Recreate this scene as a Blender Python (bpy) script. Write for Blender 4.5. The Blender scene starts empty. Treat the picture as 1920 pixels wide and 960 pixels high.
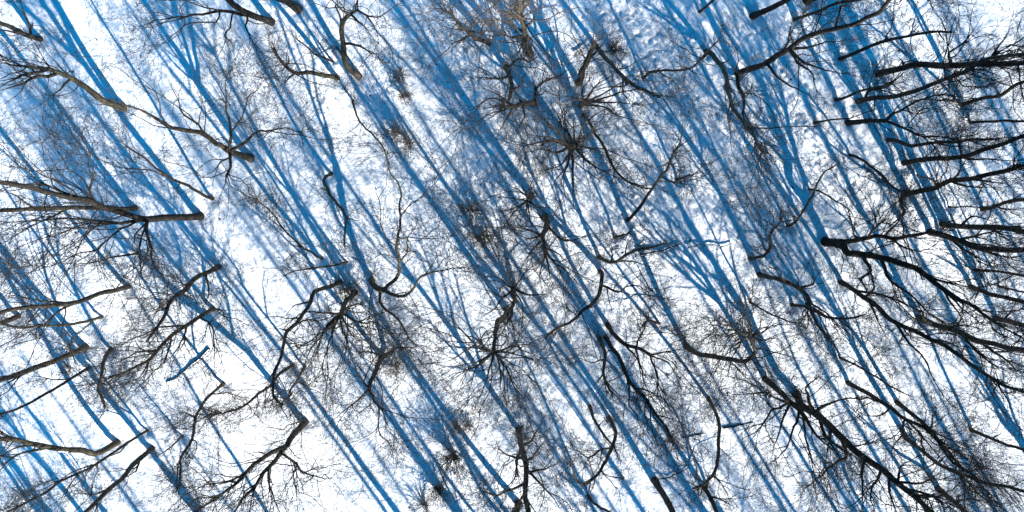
import bpy, math
import numpy as np
from mathutils import Matrix

sc = bpy.context.scene
R = math.radians
# ------------------------------------------------------------------ camera
CAM_AXES = [(0.999992,0.000452,-0.003853),(0.000000,0.993203,0.116391),(0.003880,-0.116390,0.993196)]
cam = bpy.data.objects.new('camera', bpy.data.cameras.new('camera'))
sc.collection.objects.link(cam)
m = Matrix(CAM_AXES).to_4x4()
m.translation = (0, 0, 40)
cam.matrix_world = m
cam.data.lens = 24.0
cam.data.sensor_width = 36.0
cam.data.clip_end = 2000
sc.camera = cam
# ------------------------------------------------------------------ sky and sun
SUN_EL, SUN_AZ = 25.0, 147.5            # azimuth clockwise from +Y
w = bpy.data.worlds.new('World')
sc.world = w
w.use_nodes = True
nt = w.node_tree
bg = nt.nodes['Background']
sky = nt.nodes.new('ShaderNodeTexSky')
sky.sky_type = 'NISHITA'
sky.sun_disc = False
sky.sun_elevation = R(SUN_EL)
sky.sun_rotation = R(SUN_AZ)
sky.altitude = 200
sky.air_density = 1.0
sky.dust_density = 0.0
sky.ozone_density = 10.0
hs = nt.nodes.new('ShaderNodeHueSaturation')
hs.inputs['Saturation'].default_value = 2.4
hs.inputs['Hue'].default_value = .482
nt.links.new(sky.outputs[0], hs.inputs['Color'])
nt.links.new(hs.outputs[0], bg.inputs['Color'])
bg.inputs['Strength'].default_value = 0.075
sun = bpy.data.objects.new('sun', bpy.data.lights.new('sun', 'SUN'))
sc.collection.objects.link(sun)
sun.data.energy = 5.0
sun.data.angle = R(0.5)
sun.data.color = (1.0, 0.97, 0.90)
sun.rotation_euler = (R(90 - SUN_EL), 0, R(180 - SUN_AZ))
sun.location = (30, -50, 60)
sc.view_settings.view_transform = 'Standard'
sc.view_settings.look = 'None'
sc.view_settings.gamma = 1.0
sc.view_settings.exposure = 1.64

# ------------------------------------------------------------------ materials
def mat(name):
    mt = bpy.data.materials.new(name)
    mt.use_nodes = True
    t = mt.node_tree
    return mt, t, t.nodes['Principled BSDF']

def noise(t, scale, detail=6, rough=.6, vec=None):
    n = t.nodes.new('ShaderNodeTexNoise')
    n.inputs['Scale'].default_value = scale
    n.inputs['Detail'].default_value = detail
    n.inputs['Roughness'].default_value = rough
    if vec is not None:
        t.links.new(vec, n.inputs['Vector'])
    return n

def ramp(t, src, stops):
    r = t.nodes.new('ShaderNodeValToRGB')
    e = r.color_ramp.elements
    while len(e) < len(stops):
        e.new(.5)
    for i, (p, c) in enumerate(stops):
        e[i].position = p
        e[i].color = (*c, 1)
    t.links.new(src, r.inputs[0])
    return r

def bark(name, dark, light, moss=None):
    mt, t, p = mat(name)
    tc = t.nodes.new('ShaderNodeTexCoord')
    geo = t.nodes.new('ShaderNodeNewGeometry')
    mp = t.nodes.new('ShaderNodeMapping')
    mp.inputs['Scale'].default_value = (1, 1, .35)
    t.links.new(geo.outputs['Position'], mp.inputs['Vector'])
    n = noise(t, 14, 9, .75, mp.outputs[0])
    r = ramp(t, n.outputs[0], [(.4, dark), (.62, light)])
    col = r.outputs[0]
    if moss:
        n2 = noise(t, 1.6, 5, .6, geo.outputs['Position'])
        r2 = ramp(t, n2.outputs[0], [(.52, (0, 0, 0)), (.7, (.7, .7, .7))])
        mx = t.nodes.new('ShaderNodeMix')
        mx.data_type = 'RGBA'
        t.links.new(r2.outputs[0], mx.inputs[0])
        t.links.new(col, mx.inputs[6])
        mx.inputs[7].default_value = (*moss, 1)
        col = mx.outputs[2]
    t.links.new(col, p.inputs['Base Color'])
    p.inputs['Roughness'].default_value = .95
    p.inputs['Specular IOR Level'].default_value = .15
    b = t.nodes.new('ShaderNodeBump')
    b.inputs['Strength'].default_value = .9
    b.inputs['Distance'].default_value = .04
    t.links.new(n.outputs[0], b.inputs['Height'])
    t.links.new(b.outputs[0], p.inputs['Normal'])
    return mt

BARKS = [bark('bark_grey', (.012, .010, .008), (.085, .073, .055)),
         bark('bark_mossy', (.013, .011, .008), (.09, .078, .056), (.06, .062, .028)),
         bark('bark_dark', (.008, .007, .006), (.045, .038, .032))]
TWIG = bark('twig_bark', (.012, .010, .008), (.06, .05, .042))
TWIG_BACKLIT = bark('backlit_twig_bark', (.008, .007, .006), (.03, .026, .022))  # twig bark with the backlit shade of right-hand trees put into its colour
TWIG_BROWN = bark('brown_twig_bark', (.05, .038, .03), (.13, .10, .08))
DEADLEAF = bark('dead_leaf', (.07, .045, .032), (.16, .105, .075))

snow, t, p = mat('snow')
geo = t.nodes.new('ShaderNodeNewGeometry')
n0 = noise(t, .35, 4, .5, geo.outputs['Position'])
r0 = ramp(t, n0.outputs[0], [(.3, (.86, .87, .89)), (.7, (.92, .92, .93))])
t.links.new(r0.outputs[0], p.inputs['Base Color'])
p.inputs['Roughness'].default_value = .55
p.inputs['Specular IOR Level'].default_value = .25
n1 = noise(t, 5.0, 8, .62, geo.outputs['Position'])
n2 = noise(t, 1.3, 6, .55, geo.outputs['Position'])
ad = t.nodes.new('ShaderNodeMath'); ad.operation = 'MULTIPLY_ADD'
ad.inputs[1].default_value = .5
t.links.new(n1.outputs[0], ad.inputs[0])
t.links.new(n2.outputs[0], ad.inputs[2])
b = t.nodes.new('ShaderNodeBump')
b.inputs['Strength'].default_value = .8
b.inputs['Distance'].default_value = .19
t.links.new(ad.outputs[0], b.inputs['Height'])
t.links.new(b.outputs[0], p.inputs['Normal'])

# ------------------------------------------------------------------ data: metres, heights above the snow
TREES = [
 (0.136, 'grey leaning bare tree in the top left corner, based on smooth snow', 1.4, 0,
  [(-26.74,7.76,0.00),(-26.87,7.76,1.00),(-26.91,7.93,2.00),(-26.90,8.07,2.65),(-26.92,8.24,3.70),(-26.95,8.41,5.89),(-26.96,8.50,8.09),(-26.97,8.54,10.29),(-26.98,8.57,12.49),(-26.98,8.58,14.69)],
  [[(-26.78,7.76,0.29),(-26.31,8.47,1.44),(-26.01,9.00,2.34),(-25.67,9.45,3.09)],
   [(-26.87,7.76,1.00),(-27.16,7.74,1.55),(-27.41,7.72,2.00),(-27.72,7.67,2.60)]]),
 (0.199, 'straight greenish grey trunk left of the star shaped crown in the upper left', 1.4, 0,
  [(-22.19,3.90,0.00),(-22.31,4.11,1.35),(-22.22,4.50,2.90),(-22.18,4.87,4.55),(-22.19,5.07,5.60),(-22.26,5.15,6.20)],
  [[(-22.26,5.15,6.20),(-22.55,4.78,7.00),(-22.91,4.46,7.80),(-22.99,4.11,8.40)],
   [(-22.19,5.07,5.60),(-22.42,4.77,6.20),(-22.80,4.59,6.90),(-23.10,3.95,8.05)],
   [(-22.26,5.15,6.20),(-22.69,5.15,7.00),(-23.23,5.23,7.95)],
   [(-22.18,4.87,4.55),(-22.32,4.37,5.35),(-22.47,3.80,6.25)]]),
 (0.093, "thin brown stem slanting up left from snow just above the thickest lit trunk's foot", 0.9, 0,
  [(-17.32,-1.34,0.00),(-17.39,-0.57,2.75),(-17.41,-0.05,4.60),(-17.39,0.26,5.60),(-17.21,0.84,7.30),(-17.10,1.35,8.95)],
  [[(-17.41,-0.05,4.60),(-17.84,0.27,5.50),(-18.46,0.43,6.60),(-19.03,0.90,7.90),(-19.34,1.35,8.80),(-19.67,1.55,9.50),(-19.68,2.04,10.25)],
   [(-17.84,0.27,5.50),(-18.32,0.85,6.80),(-18.35,1.63,8.00),(-18.18,2.43,9.15)],
   [(-18.46,0.43,6.60),(-18.65,0.99,7.55),(-19.12,1.21,8.40)]]),
 (0.201, 'wide star shaped bare crown on a short lit trunk in the upper left', 0.9, 0,
  [(-14.99,1.02,0.00),(-15.19,1.19,1.30),(-15.31,1.35,2.20),(-15.32,1.52,2.85)],
  [[(-15.32,1.52,2.85),(-15.60,1.77,3.50),(-15.99,2.17,4.45),(-16.42,2.39,5.25),(-16.70,2.40,5.75),(-17.15,2.86,6.85),(-17.69,3.25,7.95),(-18.09,3.33,8.65)],
   [(-15.31,1.35,2.20),(-14.47,2.31,3.70),(-14.22,3.12,4.90),(-13.80,3.72,5.85),(-13.51,4.29,6.70),(-13.03,4.82,7.60)],
   [(-14.47,2.31,3.70),(-12.80,3.45,6.00),(-12.32,3.87,6.75),(-11.15,4.27,8.10),(-9.80,4.25,9.50)],
   [(-15.27,1.30,1.94),(-13.65,1.85,3.69),(-12.70,2.16,4.74),(-11.05,2.14,6.44),(-9.55,1.99,8.04)],
   [(-15.31,1.35,2.20),(-14.77,0.28,3.65),(-14.62,-0.18,4.30),(-14.48,-0.98,5.40)],
   [(-15.23,1.20,2.41),(-15.46,0.85,3.06),(-15.50,0.28,3.91),(-15.93,-0.09,4.86)],
   [(-15.60,1.77,3.50),(-15.76,2.68,4.90),(-16.07,2.89,5.55),(-16.01,3.41,6.35),(-15.76,4.05,7.30),(-15.53,4.45,7.90)],
   [(-14.40,2.54,4.04),(-12.87,2.88,5.64),(-11.65,3.34,7.04),(-10.38,3.29,8.34)],
   [(-14.73,0.15,3.84),(-13.15,-0.44,5.54),(-12.73,-0.87,6.24),(-11.69,-1.43,7.49)],
   [(-15.76,2.68,4.90),(-14.92,3.35,6.10),(-14.67,4.07,7.15)],
   [(-13.52,2.73,4.96),(-11.77,2.87,6.76),(-10.23,2.41,8.41)]]),
 (0.181, 'lit grey tree with a pale trunk foot near the top edge, upper left', 0.9, 0,
  [(-13.46,8.68,0.00),(-13.82,8.59,1.70),(-14.04,8.62,2.85),(-14.16,8.73,3.70),(-14.17,8.91,4.55),(-14.24,9.03,5.40),(-14.34,9.19,7.59),(-14.39,9.26,9.79),(-14.41,9.30,11.99),(-14.43,9.32,14.19),(-14.43,9.33,16.39)],
  [[(-13.82,8.59,1.70),(-14.34,8.39,2.60),(-14.95,8.40,3.60),(-15.56,8.10,4.70),(-16.23,7.56,6.10),(-16.66,7.26,6.95),(-16.84,6.88,7.60)],
   [(-14.77,8.40,3.31),(-15.56,8.45,4.66),(-16.27,8.40,5.91),(-16.81,8.33,6.86)],
   [(-14.77,8.40,3.31),(-15.07,7.87,4.21),(-15.69,7.42,5.46),(-16.02,6.14,7.36),(-15.98,5.52,8.16)],
   [(-14.16,8.83,4.19),(-13.97,9.19,4.79)],
   [(-14.69,8.40,3.17),(-14.30,7.30,4.42),(-13.57,6.29,5.67),(-13.08,5.55,6.57)],
   [(-14.12,8.47,2.21),(-13.64,7.53,3.31),(-12.64,6.66,4.61)]]),
 (0.226, 'stout short trunk cut off by the top edge, left of the curved lit trunk', 0.9, 0,
  [(-11.95,9.40,0.00),(-12.12,9.46,0.90),(-12.22,9.57,1.75),(-12.24,9.80,2.80),(-12.26,10.04,4.99),(-12.27,10.16,7.18),(-12.27,10.22,9.38),(-12.27,10.25,11.58),(-12.28,10.26,13.78),(-12.28,10.27,15.98)],
  [[(-12.12,9.46,0.90),(-12.55,9.55,1.65),(-13.02,9.62,2.45)]]),
 (0.137, 'bent grey tree lying level then splitting in a fork, touching the curved lit trunk', 0.9, 0,
  [(-9.83,5.60,0.00),(-10.12,5.49,1.15),(-10.48,5.42,2.65),(-10.74,5.26,3.70),(-10.90,5.21,4.35),(-11.03,5.41,5.35),(-11.05,5.72,6.55),(-11.01,5.92,7.25)],
  [[(-10.90,5.21,4.35),(-11.12,4.66,5.15),(-11.27,4.27,5.75)],
   [(-11.27,4.27,5.75),(-10.77,4.01,6.30),(-9.80,3.20,7.60),(-9.39,2.65,8.35)],
   [(-11.03,5.41,5.35),(-10.75,5.75,5.90),(-11.03,6.05,6.55)],
   [(-11.14,4.61,5.24),(-10.90,5.14,6.04),(-10.27,5.12,6.69)],
   [(-11.07,4.76,5.46),(-11.49,4.70,6.11),(-11.67,4.43,6.61)]]),
 (0.061, 'small crooked sapling above the bent grey tree, near the top', 0.9, 0,
  [(-10.06,6.50,0.00),(-10.26,6.55,0.85),(-10.57,6.56,2.20),(-10.74,6.78,3.50),(-10.84,6.93,4.35)],
  [[(-10.48,6.55,1.81),(-9.77,6.75,2.66),(-8.98,6.77,3.56)],
   [(-10.57,6.56,2.20),(-10.44,5.98,2.90)]]),
 (0.183, 'curved lit trunk with a loose round crown near the top, left of centre', 0.6, 0,
  [(-8.62,5.67,0.00),(-8.83,5.88,1.10),(-8.83,6.26,2.30),(-8.55,6.73,3.80),(-8.16,7.24,5.55),(-7.83,7.40,6.35),(-7.39,7.43,7.15)],
  [[(-7.39,7.43,7.15),(-6.79,7.47,7.85),(-5.62,6.89,9.20),(-4.92,7.09,10.10),(-4.46,7.10,10.65)],
   [(-7.31,7.43,7.25),(-6.60,6.75,8.25),(-5.94,6.02,9.25)],
   [(-8.16,7.24,5.55),(-8.12,7.68,6.20),(-8.18,7.92,6.60),(-8.03,8.26,7.15)],
   [(-8.55,6.73,3.80),(-7.72,6.43,4.70),(-6.58,5.90,6.00),(-6.01,5.34,6.85)],
   [(-6.79,7.47,7.85),(-6.79,7.81,8.35),(-6.90,8.14,8.85)],
   [(-7.39,7.43,7.15),(-7.69,7.52,7.60),(-8.02,7.77,8.20),(-8.14,7.34,8.70)],
   [(-8.83,6.26,2.30),(-9.00,6.76,3.10),(-9.22,6.29,3.75)],
   [(-6.79,7.47,7.85),(-5.76,6.46,9.30),(-5.52,5.60,10.25)]]),
 (0.137, 'dark trunk seen nearly end on, left of the brown bushy crown at the top', 0.6, 0,
  [(-1.16,7.54,0.00),(-1.54,7.11,3.00),(-1.76,6.74,6.00),(-1.99,6.41,9.00),(-2.37,6.60,11.00)],
  [[(-1.76,6.74,6.00),(-2.38,6.14,6.95),(-2.82,5.60,7.75)],
   [(-1.99,6.41,9.00),(-2.62,6.35,9.80),(-3.15,6.49,10.50)],
   [(-2.37,6.60,11.00),(-2.76,6.62,11.50),(-3.13,6.64,12.00)],
   [(-1.54,7.11,3.00),(-1.32,7.63,3.75),(-0.84,8.07,4.55)]]),
 (0.213, 'dense brown twiggy crown at the top centre with its pale rounded trunk foot showing', 3.9, 1,
  [(1.17,6.98,0.00),(0.91,6.69,4.00),(0.69,6.42,8.00),(0.48,6.39,11.00),(0.31,6.54,13.00)],
  [[(0.69,6.42,8.00),(0.12,6.72,8.80),(-0.49,7.05,9.65)],
   [(0.57,6.40,9.71),(1.08,6.66,10.41),(1.21,7.04,10.91)],
   [(0.48,6.39,11.00),(-0.10,6.69,11.80),(-0.31,7.08,12.40)],
   [(0.48,6.39,11.00),(0.54,6.86,11.65),(0.81,7.20,12.20)],
   [(0.72,6.46,7.43),(0.04,6.38,8.23),(-0.66,6.51,9.08)]]),
 (0.152, 'dark leaning trunk between the brown bushy crown and the left spreading tree below it', 0.5, 0,
  [(-0.20,6.25,0.00),(0.00,5.47,1.30),(0.12,4.62,2.75),(0.05,3.94,3.90)],
  [[(-0.03,5.59,1.11),(-0.72,5.29,1.96),(-1.37,5.27,2.71),(-1.91,5.09,3.36)],
   [(0.12,4.62,2.75),(0.61,4.82,3.35),(0.78,5.35,4.05)],
   [(-0.17,6.14,0.19),(0.55,6.47,1.09),(1.12,6.16,1.79),(1.49,6.28,2.24)]]),
 (0.199, 'thick dark snag leaning up right from blue shade to a snowy log stub', 0.3, 0,
  [(4.01,5.34,0.00),(3.91,5.51,3.00),(3.84,5.82,6.00),(3.74,5.84,9.00)],
  [[(3.85,5.78,5.57),(4.39,6.09,6.37),(4.66,6.34,6.82)]]),
 (0.137, 'dark tree arching down right over trampled snow from beside the thick leaning snag', 0.5, 0,
  [(4.86,7.51,0.00),(5.04,6.74,1.45),(5.33,5.70,3.55),(5.62,4.92,5.25),(6.00,4.17,7.10),(6.59,3.41,9.50)],
  [[(5.62,4.92,5.25),(5.72,4.51,5.75),(4.88,4.22,6.70),(4.08,3.77,7.70),(3.33,3.34,8.65)],
   [(6.00,4.17,7.10),(6.52,3.91,7.85),(7.24,3.38,9.05)],
   [(5.63,4.86,5.32),(5.64,4.02,6.27),(5.98,3.24,7.32)]]),
 (0.092, 'long dark sinuous stem reaching down right from beside the round starburst crown', 0.2, 0,
  [(4.25,3.56,0.00),(4.46,3.08,0.95),(4.66,2.19,2.65),(4.91,1.56,4.00),(4.95,0.80,5.45),(5.19,0.17,6.85),(5.58,-0.25,8.10),(6.04,-0.51,9.35)],
  [[(4.46,3.08,0.95),(5.03,3.59,1.85),(5.52,3.72,2.45)]]),
 (0.138, 'pale spray of straight twigs fanning right from the snow above the round starburst crown', 0.6, 0,
  [(4.12,4.06,0.00),(3.98,3.95,2.50),(4.04,3.87,4.50)],
  [[(4.00,3.97,2.14),(4.83,4.29,3.24),(5.76,4.68,4.44),(6.35,4.41,5.19)],
   [(4.04,4.00,1.43),(5.34,4.22,3.03),(6.49,4.24,4.43),(7.56,3.73,5.83)],
   [(4.06,4.01,1.07),(5.15,3.73,2.37),(6.10,3.14,3.67),(6.78,2.89,4.52)],
   [(4.04,4.00,1.43),(4.64,4.66,2.48),(5.33,5.25,3.58)],
   [(4.08,4.03,0.71),(4.59,4.22,1.36),(5.84,3.96,2.86),(7.06,3.53,4.41)],
   [(4.08,4.03,0.71),(4.07,4.77,1.56),(4.37,5.33,2.31)]]),
 (0.185, 'round starburst crown seen straight down from above, upper centre right', 1.0, 0,
  [(3.61,1.69,0.00),(3.15,1.50,6.50),(2.88,1.46,10.00)],
  [[(3.07,1.49,7.50),(2.96,2.33,8.40),(2.87,2.77,8.85)],
   [(3.11,1.49,7.00),(2.40,2.50,8.30),(1.86,3.06,9.10)],
   [(3.34,1.58,3.71),(2.21,1.97,4.91),(1.00,1.90,6.11)],
   [(3.47,1.63,1.86),(2.54,1.33,2.81),(1.25,1.38,4.11)],
   [(3.47,1.63,1.86),(2.81,0.57,3.11),(2.00,0.28,3.96)],
   [(3.41,1.61,2.79),(3.43,0.56,3.84),(3.35,-0.63,5.04),(3.32,-1.50,5.94)],
   [(3.41,1.46,2.94),(4.14,0.83,3.94),(4.77,0.27,4.84),(5.46,-0.18,5.74)],
   [(3.15,1.50,6.50),(3.98,1.25,7.45),(4.56,1.14,8.10)],
   [(2.99,1.47,8.50),(3.58,1.95,9.35),(3.96,2.37,10.00)],
   [(2.96,1.47,9.00),(3.21,2.23,9.85),(3.35,2.91,10.60)],
   [(3.41,1.46,2.94),(2.91,0.18,4.29),(2.48,-0.63,5.19)],
   [(3.27,1.46,6.64),(3.45,0.25,7.89),(3.73,-0.88,9.09)],
   [(3.34,1.58,3.71),(2.09,2.56,5.31),(1.43,3.02,6.11)],
   [(3.01,1.64,7.19),(2.77,2.21,7.84),(2.35,3.09,8.84)],
   [(3.61,1.69,0.00),(2.03,1.87,1.55),(0.72,1.52,2.90)]]),
 (0.076, "slim dark stem running right across the snow from a thin straight shadow's end", 0.4, 0,
  [(7.69,5.56,0.00),(7.84,5.75,0.75),(8.05,5.75,1.40),(8.88,5.37,4.20),(9.16,5.45,5.20),(9.35,5.80,6.65),(9.52,6.11,8.00)],
  [[(8.02,5.75,1.31),(8.47,5.81,1.96)],
   [(8.17,5.70,1.80),(8.65,4.98,2.90),(9.03,4.51,3.70)],
   [(9.08,5.43,4.91),(9.36,4.76,5.81),(9.73,4.60,6.36)]]),
 (0.169, 'dark tree throwing its branches flat to the left, left of the round starburst crown', 0.8, 0,
  [(1.50,4.16,0.00),(0.69,3.66,4.00),(0.13,3.27,7.00),(-0.36,3.11,9.00)],
  [[(0.13,3.27,7.00),(-0.53,3.52,7.75),(-1.09,3.29,8.35),(-1.84,2.73,9.30)],
   [(-0.01,3.22,7.57),(-0.53,2.83,8.22),(-1.15,2.28,9.07)],
   [(1.39,4.09,0.57),(1.62,4.88,1.47),(2.35,5.23,2.37),(3.21,5.54,3.42)],
   [(1.42,4.20,0.70),(1.01,5.61,2.35)],
   [(-0.06,3.34,7.21),(-0.86,3.16,8.06),(-2.22,3.01,9.56)],
   [(0.13,3.27,7.00),(-0.21,2.54,7.80),(-0.52,1.85,8.55)],
   [(0.03,3.30,7.11),(-0.45,3.75,7.81),(-1.16,3.89,8.61)],
   [(0.69,3.66,4.00),(0.32,4.20,4.70),(0.40,4.66,5.20)],
   [(0.69,3.66,4.00),(0.77,2.96,4.70),(0.40,2.20,5.55)]]),
 (0.137, 'jagged dark tree running down right beside a slimmer parallel branch, upper right of centre', 0.9, 0,
  [(11.31,7.13,0.00),(11.14,5.93,3.00),(10.57,4.82,6.00),(10.01,3.97,8.00),(9.47,3.00,10.50),(9.28,2.17,12.50),(9.06,1.59,14.00),(8.75,0.86,16.00)],
  [[(11.14,5.93,3.00),(11.58,5.86,3.70)],
   [(8.75,0.86,16.00),(8.52,0.54,16.45),(8.50,0.18,16.95),(8.27,-0.17,17.45)],
   [(10.49,4.70,6.29),(10.43,3.99,7.19),(10.59,3.88,7.49),(10.21,3.22,8.34)],
   [(9.55,3.14,10.14),(9.20,2.52,10.94),(9.20,1.95,11.69)],
   [(11.31,7.13,0.00),(10.03,5.87,1.90),(9.23,5.59,2.80)],
   [(8.75,0.86,16.00),(8.94,0.73,16.35),(8.95,0.36,16.85)]]),
 (0.168, 'large black tree branching away to the upper right from two converging shadows', 1.1, 0,
  [(13.09,5.82,0.00),(13.41,5.91,1.65),(13.63,5.99,2.90),(13.76,6.17,4.00),(13.94,6.24,5.10),(13.98,6.45,6.05),(14.21,6.54,7.45),(14.44,6.52,8.70),(14.67,6.44,10.00),(14.82,6.51,11.00),(14.92,6.58,11.75),(14.80,6.78,12.60),(14.63,7.03,14.78)],
  [[(13.09,5.82,0.00),(12.89,4.36,1.80),(12.47,3.28,3.15),(12.45,2.46,4.25)],
   [(13.94,6.24,5.10),(14.46,6.26,5.95),(15.03,6.40,6.95),(15.39,6.31,7.60)],
   [(13.60,5.98,2.72),(13.78,5.00,4.07),(14.10,4.53,4.92),(14.62,3.85,6.27)],
   [(13.94,6.24,5.10),(14.31,5.43,6.40),(14.81,4.83,7.60),(15.38,4.52,8.65)],
   [(14.48,6.51,8.89),(14.28,7.00,9.64),(13.95,7.35,10.29)],
   [(13.76,6.17,4.00),(13.94,6.63,4.85),(13.66,7.15,5.70)],
   [(13.09,5.82,0.00),(12.34,6.20,1.00)],
   [(13.97,6.39,5.78),(13.48,6.80,6.58),(13.36,7.23,7.23)],
   [(14.00,6.13,5.29),(14.12,4.94,6.89),(14.01,3.77,8.39)]]),
 (0.166, 'short black trunk slanting off the top edge above the large black tree', 0.9, 0,
  [(13.85,9.05,0.00),(14.11,9.02,1.25),(14.34,9.10,2.65),(14.57,9.23,4.10),(14.75,9.32,6.29),(14.84,9.37,8.49),(14.88,9.39,10.69),(14.90,9.40,12.89),(14.91,9.41,15.09)],
  []),
 (0.076, 'little dark stem leaving the top edge, above the jagged dark tree', 0.9, 0,
  [(10.83,9.29,0.00),(10.99,9.35,0.85),(11.13,9.47,1.70),(11.26,9.65,2.80),(11.39,9.82,4.99),(11.46,9.91,7.19),(11.49,9.96,9.39),(11.50,9.98,11.59),(11.51,9.99,13.79),(11.52,10.00,15.99)],
  []),
 (0.091, 'slender black tree running parallel above the large black tree at the upper right', 2.3, 0,
  [(16.21,8.82,0.00),(16.48,8.79,1.45),(16.71,8.79,2.65),(16.95,8.78,4.10),(17.07,8.67,4.95),(17.27,8.60,6.25),(17.44,8.53,8.44),(17.53,8.50,10.64),(17.57,8.49,12.84),(17.59,8.48,15.04)],
  [[(16.48,8.79,1.45),(16.91,8.51,2.25),(17.33,8.63,2.95)],
   [(16.71,8.79,2.65),(16.88,9.09,3.25)]]),
 (0.226, 'very dark broad trunk foot just inside the top edge, upper right', 1.4, 0,
  [(16.86,9.88,0.00),(17.04,9.85,0.95),(17.24,9.90,2.20),(17.41,9.95,4.39),(17.49,9.97,6.59),(17.54,9.98,8.79),(17.56,9.99,10.99),(17.57,9.99,13.19),(17.57,9.99,15.39)],
  []),
 (0.046, 'hair thin level sapling across blue shade, to the right of the jagged dark tree', 0.3, 0,
  [(14.01,2.80,0.00),(14.38,2.60,2.05),(14.84,2.49,4.45),(15.18,2.37,6.35)],
  []),
 (0.062, 'thin pole leaning right over bright snow, ending against the forked black tree', 0.4, 0,
  [(17.62,3.06,0.00),(17.86,3.10,1.45),(18.07,3.09,2.65),(18.25,3.14,3.80),(18.41,3.29,5.05)],
  []),
 (0.154, 'black tree that forks into a rising and a falling arm at the right', 2.2, 0,
  [(19.57,3.09,0.00),(19.73,3.04,0.90),(20.07,2.92,3.05)],
  [[(20.07,2.92,3.05),(20.15,3.33,3.70),(20.44,3.54,4.30),(20.83,3.81,5.15),(21.33,3.75,6.05),(22.03,3.57,7.35)],
   [(20.07,2.92,3.05),(20.54,2.48,4.10),(20.80,2.11,4.80),(21.47,1.91,6.05),(21.86,1.74,6.80),(22.35,1.70,7.70)],
   [(20.83,3.81,5.15),(20.90,4.25,5.85),(21.09,4.44,6.35)],
   [(20.44,3.54,4.30),(20.49,3.13,4.90),(20.88,3.40,5.70)]]),
 (0.092, 'slim dark stem rising right out of deep blue shade, with a swelling halfway', 1.7, 0,
  [(18.78,4.37,0.00),(18.93,4.36,0.95),(19.05,4.58,2.25),(19.23,4.65,3.35),(19.40,4.60,4.40),(19.28,4.95,5.70)],
  []),
 (0.107, 'tall slender tree near the upper right that ends in a small hooked twig', 1.0, 0,
  [(18.96,6.68,0.00),(19.11,6.74,1.10),(19.40,6.93,3.30),(19.69,6.90,5.05),(19.84,6.84,6.00),(19.99,6.66,7.30),(20.06,6.43,8.25)],
  [[(19.69,6.90,5.05),(19.88,7.17,5.60),(19.96,7.35,5.95)],
   [(19.99,6.66,7.30),(19.65,6.04,8.00),(19.06,5.79,8.50)]]),
 (0.183, 'thick straight black trunk pointing right, with a tapering split top, upper right', 2.6, 0,
  [(21.20,5.82,0.00),(21.42,5.84,1.50),(21.67,5.84,3.05),(21.85,5.52,4.75),(22.07,5.38,6.45),(22.17,5.21,7.55),(22.36,4.91,9.65),(22.51,4.86,10.85),(22.64,4.82,13.05),(22.70,4.79,15.24)],
  [[(21.72,5.75,3.54),(22.03,5.80,4.14),(22.23,5.82,4.54)],
   [(22.10,5.33,6.76),(22.72,5.47,7.91),(23.07,5.66,8.61)],
   [(21.94,5.46,5.48),(21.14,5.93,6.43),(21.32,6.16,6.98),(21.23,6.88,8.13)],
   [(22.17,5.21,7.55),(22.03,5.97,8.80),(21.69,6.43,9.55)],
   [(22.11,5.31,6.92),(22.54,4.96,7.87),(23.02,4.90,8.77)],
   [(21.49,5.84,1.94),(20.70,6.27,2.89)]]),
 (0.138, 'black tree just below the thick straight black trunk, curving gently up right', 2.6, 0,
  [(20.07,4.27,0.00),(20.48,4.22,2.50),(20.73,4.32,4.20),(20.87,4.47,5.45),(20.98,4.69,6.90),(21.04,4.89,8.05),(20.97,5.10,8.95),(21.13,5.08,9.95),(21.30,5.04,11.05),(21.47,5.00,13.24),(21.56,4.98,15.44)],
  [[(20.12,4.26,0.36),(20.05,4.74,1.06),(20.65,4.90,2.11),(20.85,5.35,2.91)],
   [(20.98,4.72,7.06),(20.69,5.08,7.61)],
   [(20.98,4.69,6.90),(20.31,4.19,7.60),(19.46,3.86,8.35)],
   [(21.04,4.89,8.05),(21.38,4.67,8.75),(21.55,4.26,9.45)]]),
 (0.108, 'small black tree climbing to the right edge below the thick straight trunk', 2.3, 0,
  [(26.19,4.07,0.00),(26.21,4.23,0.85),(26.29,4.34,1.60),(26.41,4.24,2.55),(26.26,4.60,3.75),(26.24,4.77,4.50),(26.28,4.97,5.60),(26.31,5.16,7.79),(26.33,5.26,9.99),(26.34,5.31,12.19),(26.35,5.33,14.39),(26.35,5.34,16.59)],
  [[(26.19,4.07,0.00),(24.85,4.25,1.10),(22.31,3.94,3.15),(20.50,3.69,4.65)],
   [(26.41,4.24,2.55),(25.29,4.62,3.55),(24.62,4.90,4.20)]]),
 (0.077, 'thin level black pole reaching the right edge in the upper right', 1.0, 0,
  [(26.68,3.06,0.00),(26.81,3.04,1.00),(26.99,2.99,2.15),(27.16,2.87,3.50),(27.26,2.71,4.60),(27.36,2.56,6.79),(27.41,2.48,8.99),(27.43,2.44,11.19),(27.45,2.42,13.39),(27.45,2.41,15.59)],
  [[(26.68,3.06,0.00),(25.98,3.41,0.70)]]),
 (0.108, 'dark stem sagging in a shallow curve between two straighter trees at the right', 1.9, 0,
  [(22.00,2.10,0.00),(22.06,1.90,1.00),(22.09,1.60,2.20),(22.26,1.73,3.50),(22.51,1.70,5.15),(22.72,1.71,6.55),(22.90,1.73,7.75)],
  [[(22.26,1.73,3.50),(22.39,1.19,4.40)]]),
 (0.140, 'black tree with two stems side by side running to the right edge', 2.6, 0,
  [(22.97,0.72,0.00),(23.13,0.85,1.20),(23.32,0.91,2.50),(23.56,0.97,4.05),(23.58,1.24,5.35),(23.59,1.60,7.15),(23.61,1.82,8.35),(23.59,2.03,9.40),(23.57,2.25,11.59),(23.56,2.36,13.79),(23.56,2.42,15.99)],
  [[(23.56,0.97,4.05),(23.96,0.77,4.85),(24.47,0.69,5.80),(24.94,0.74,6.70)],
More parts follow.
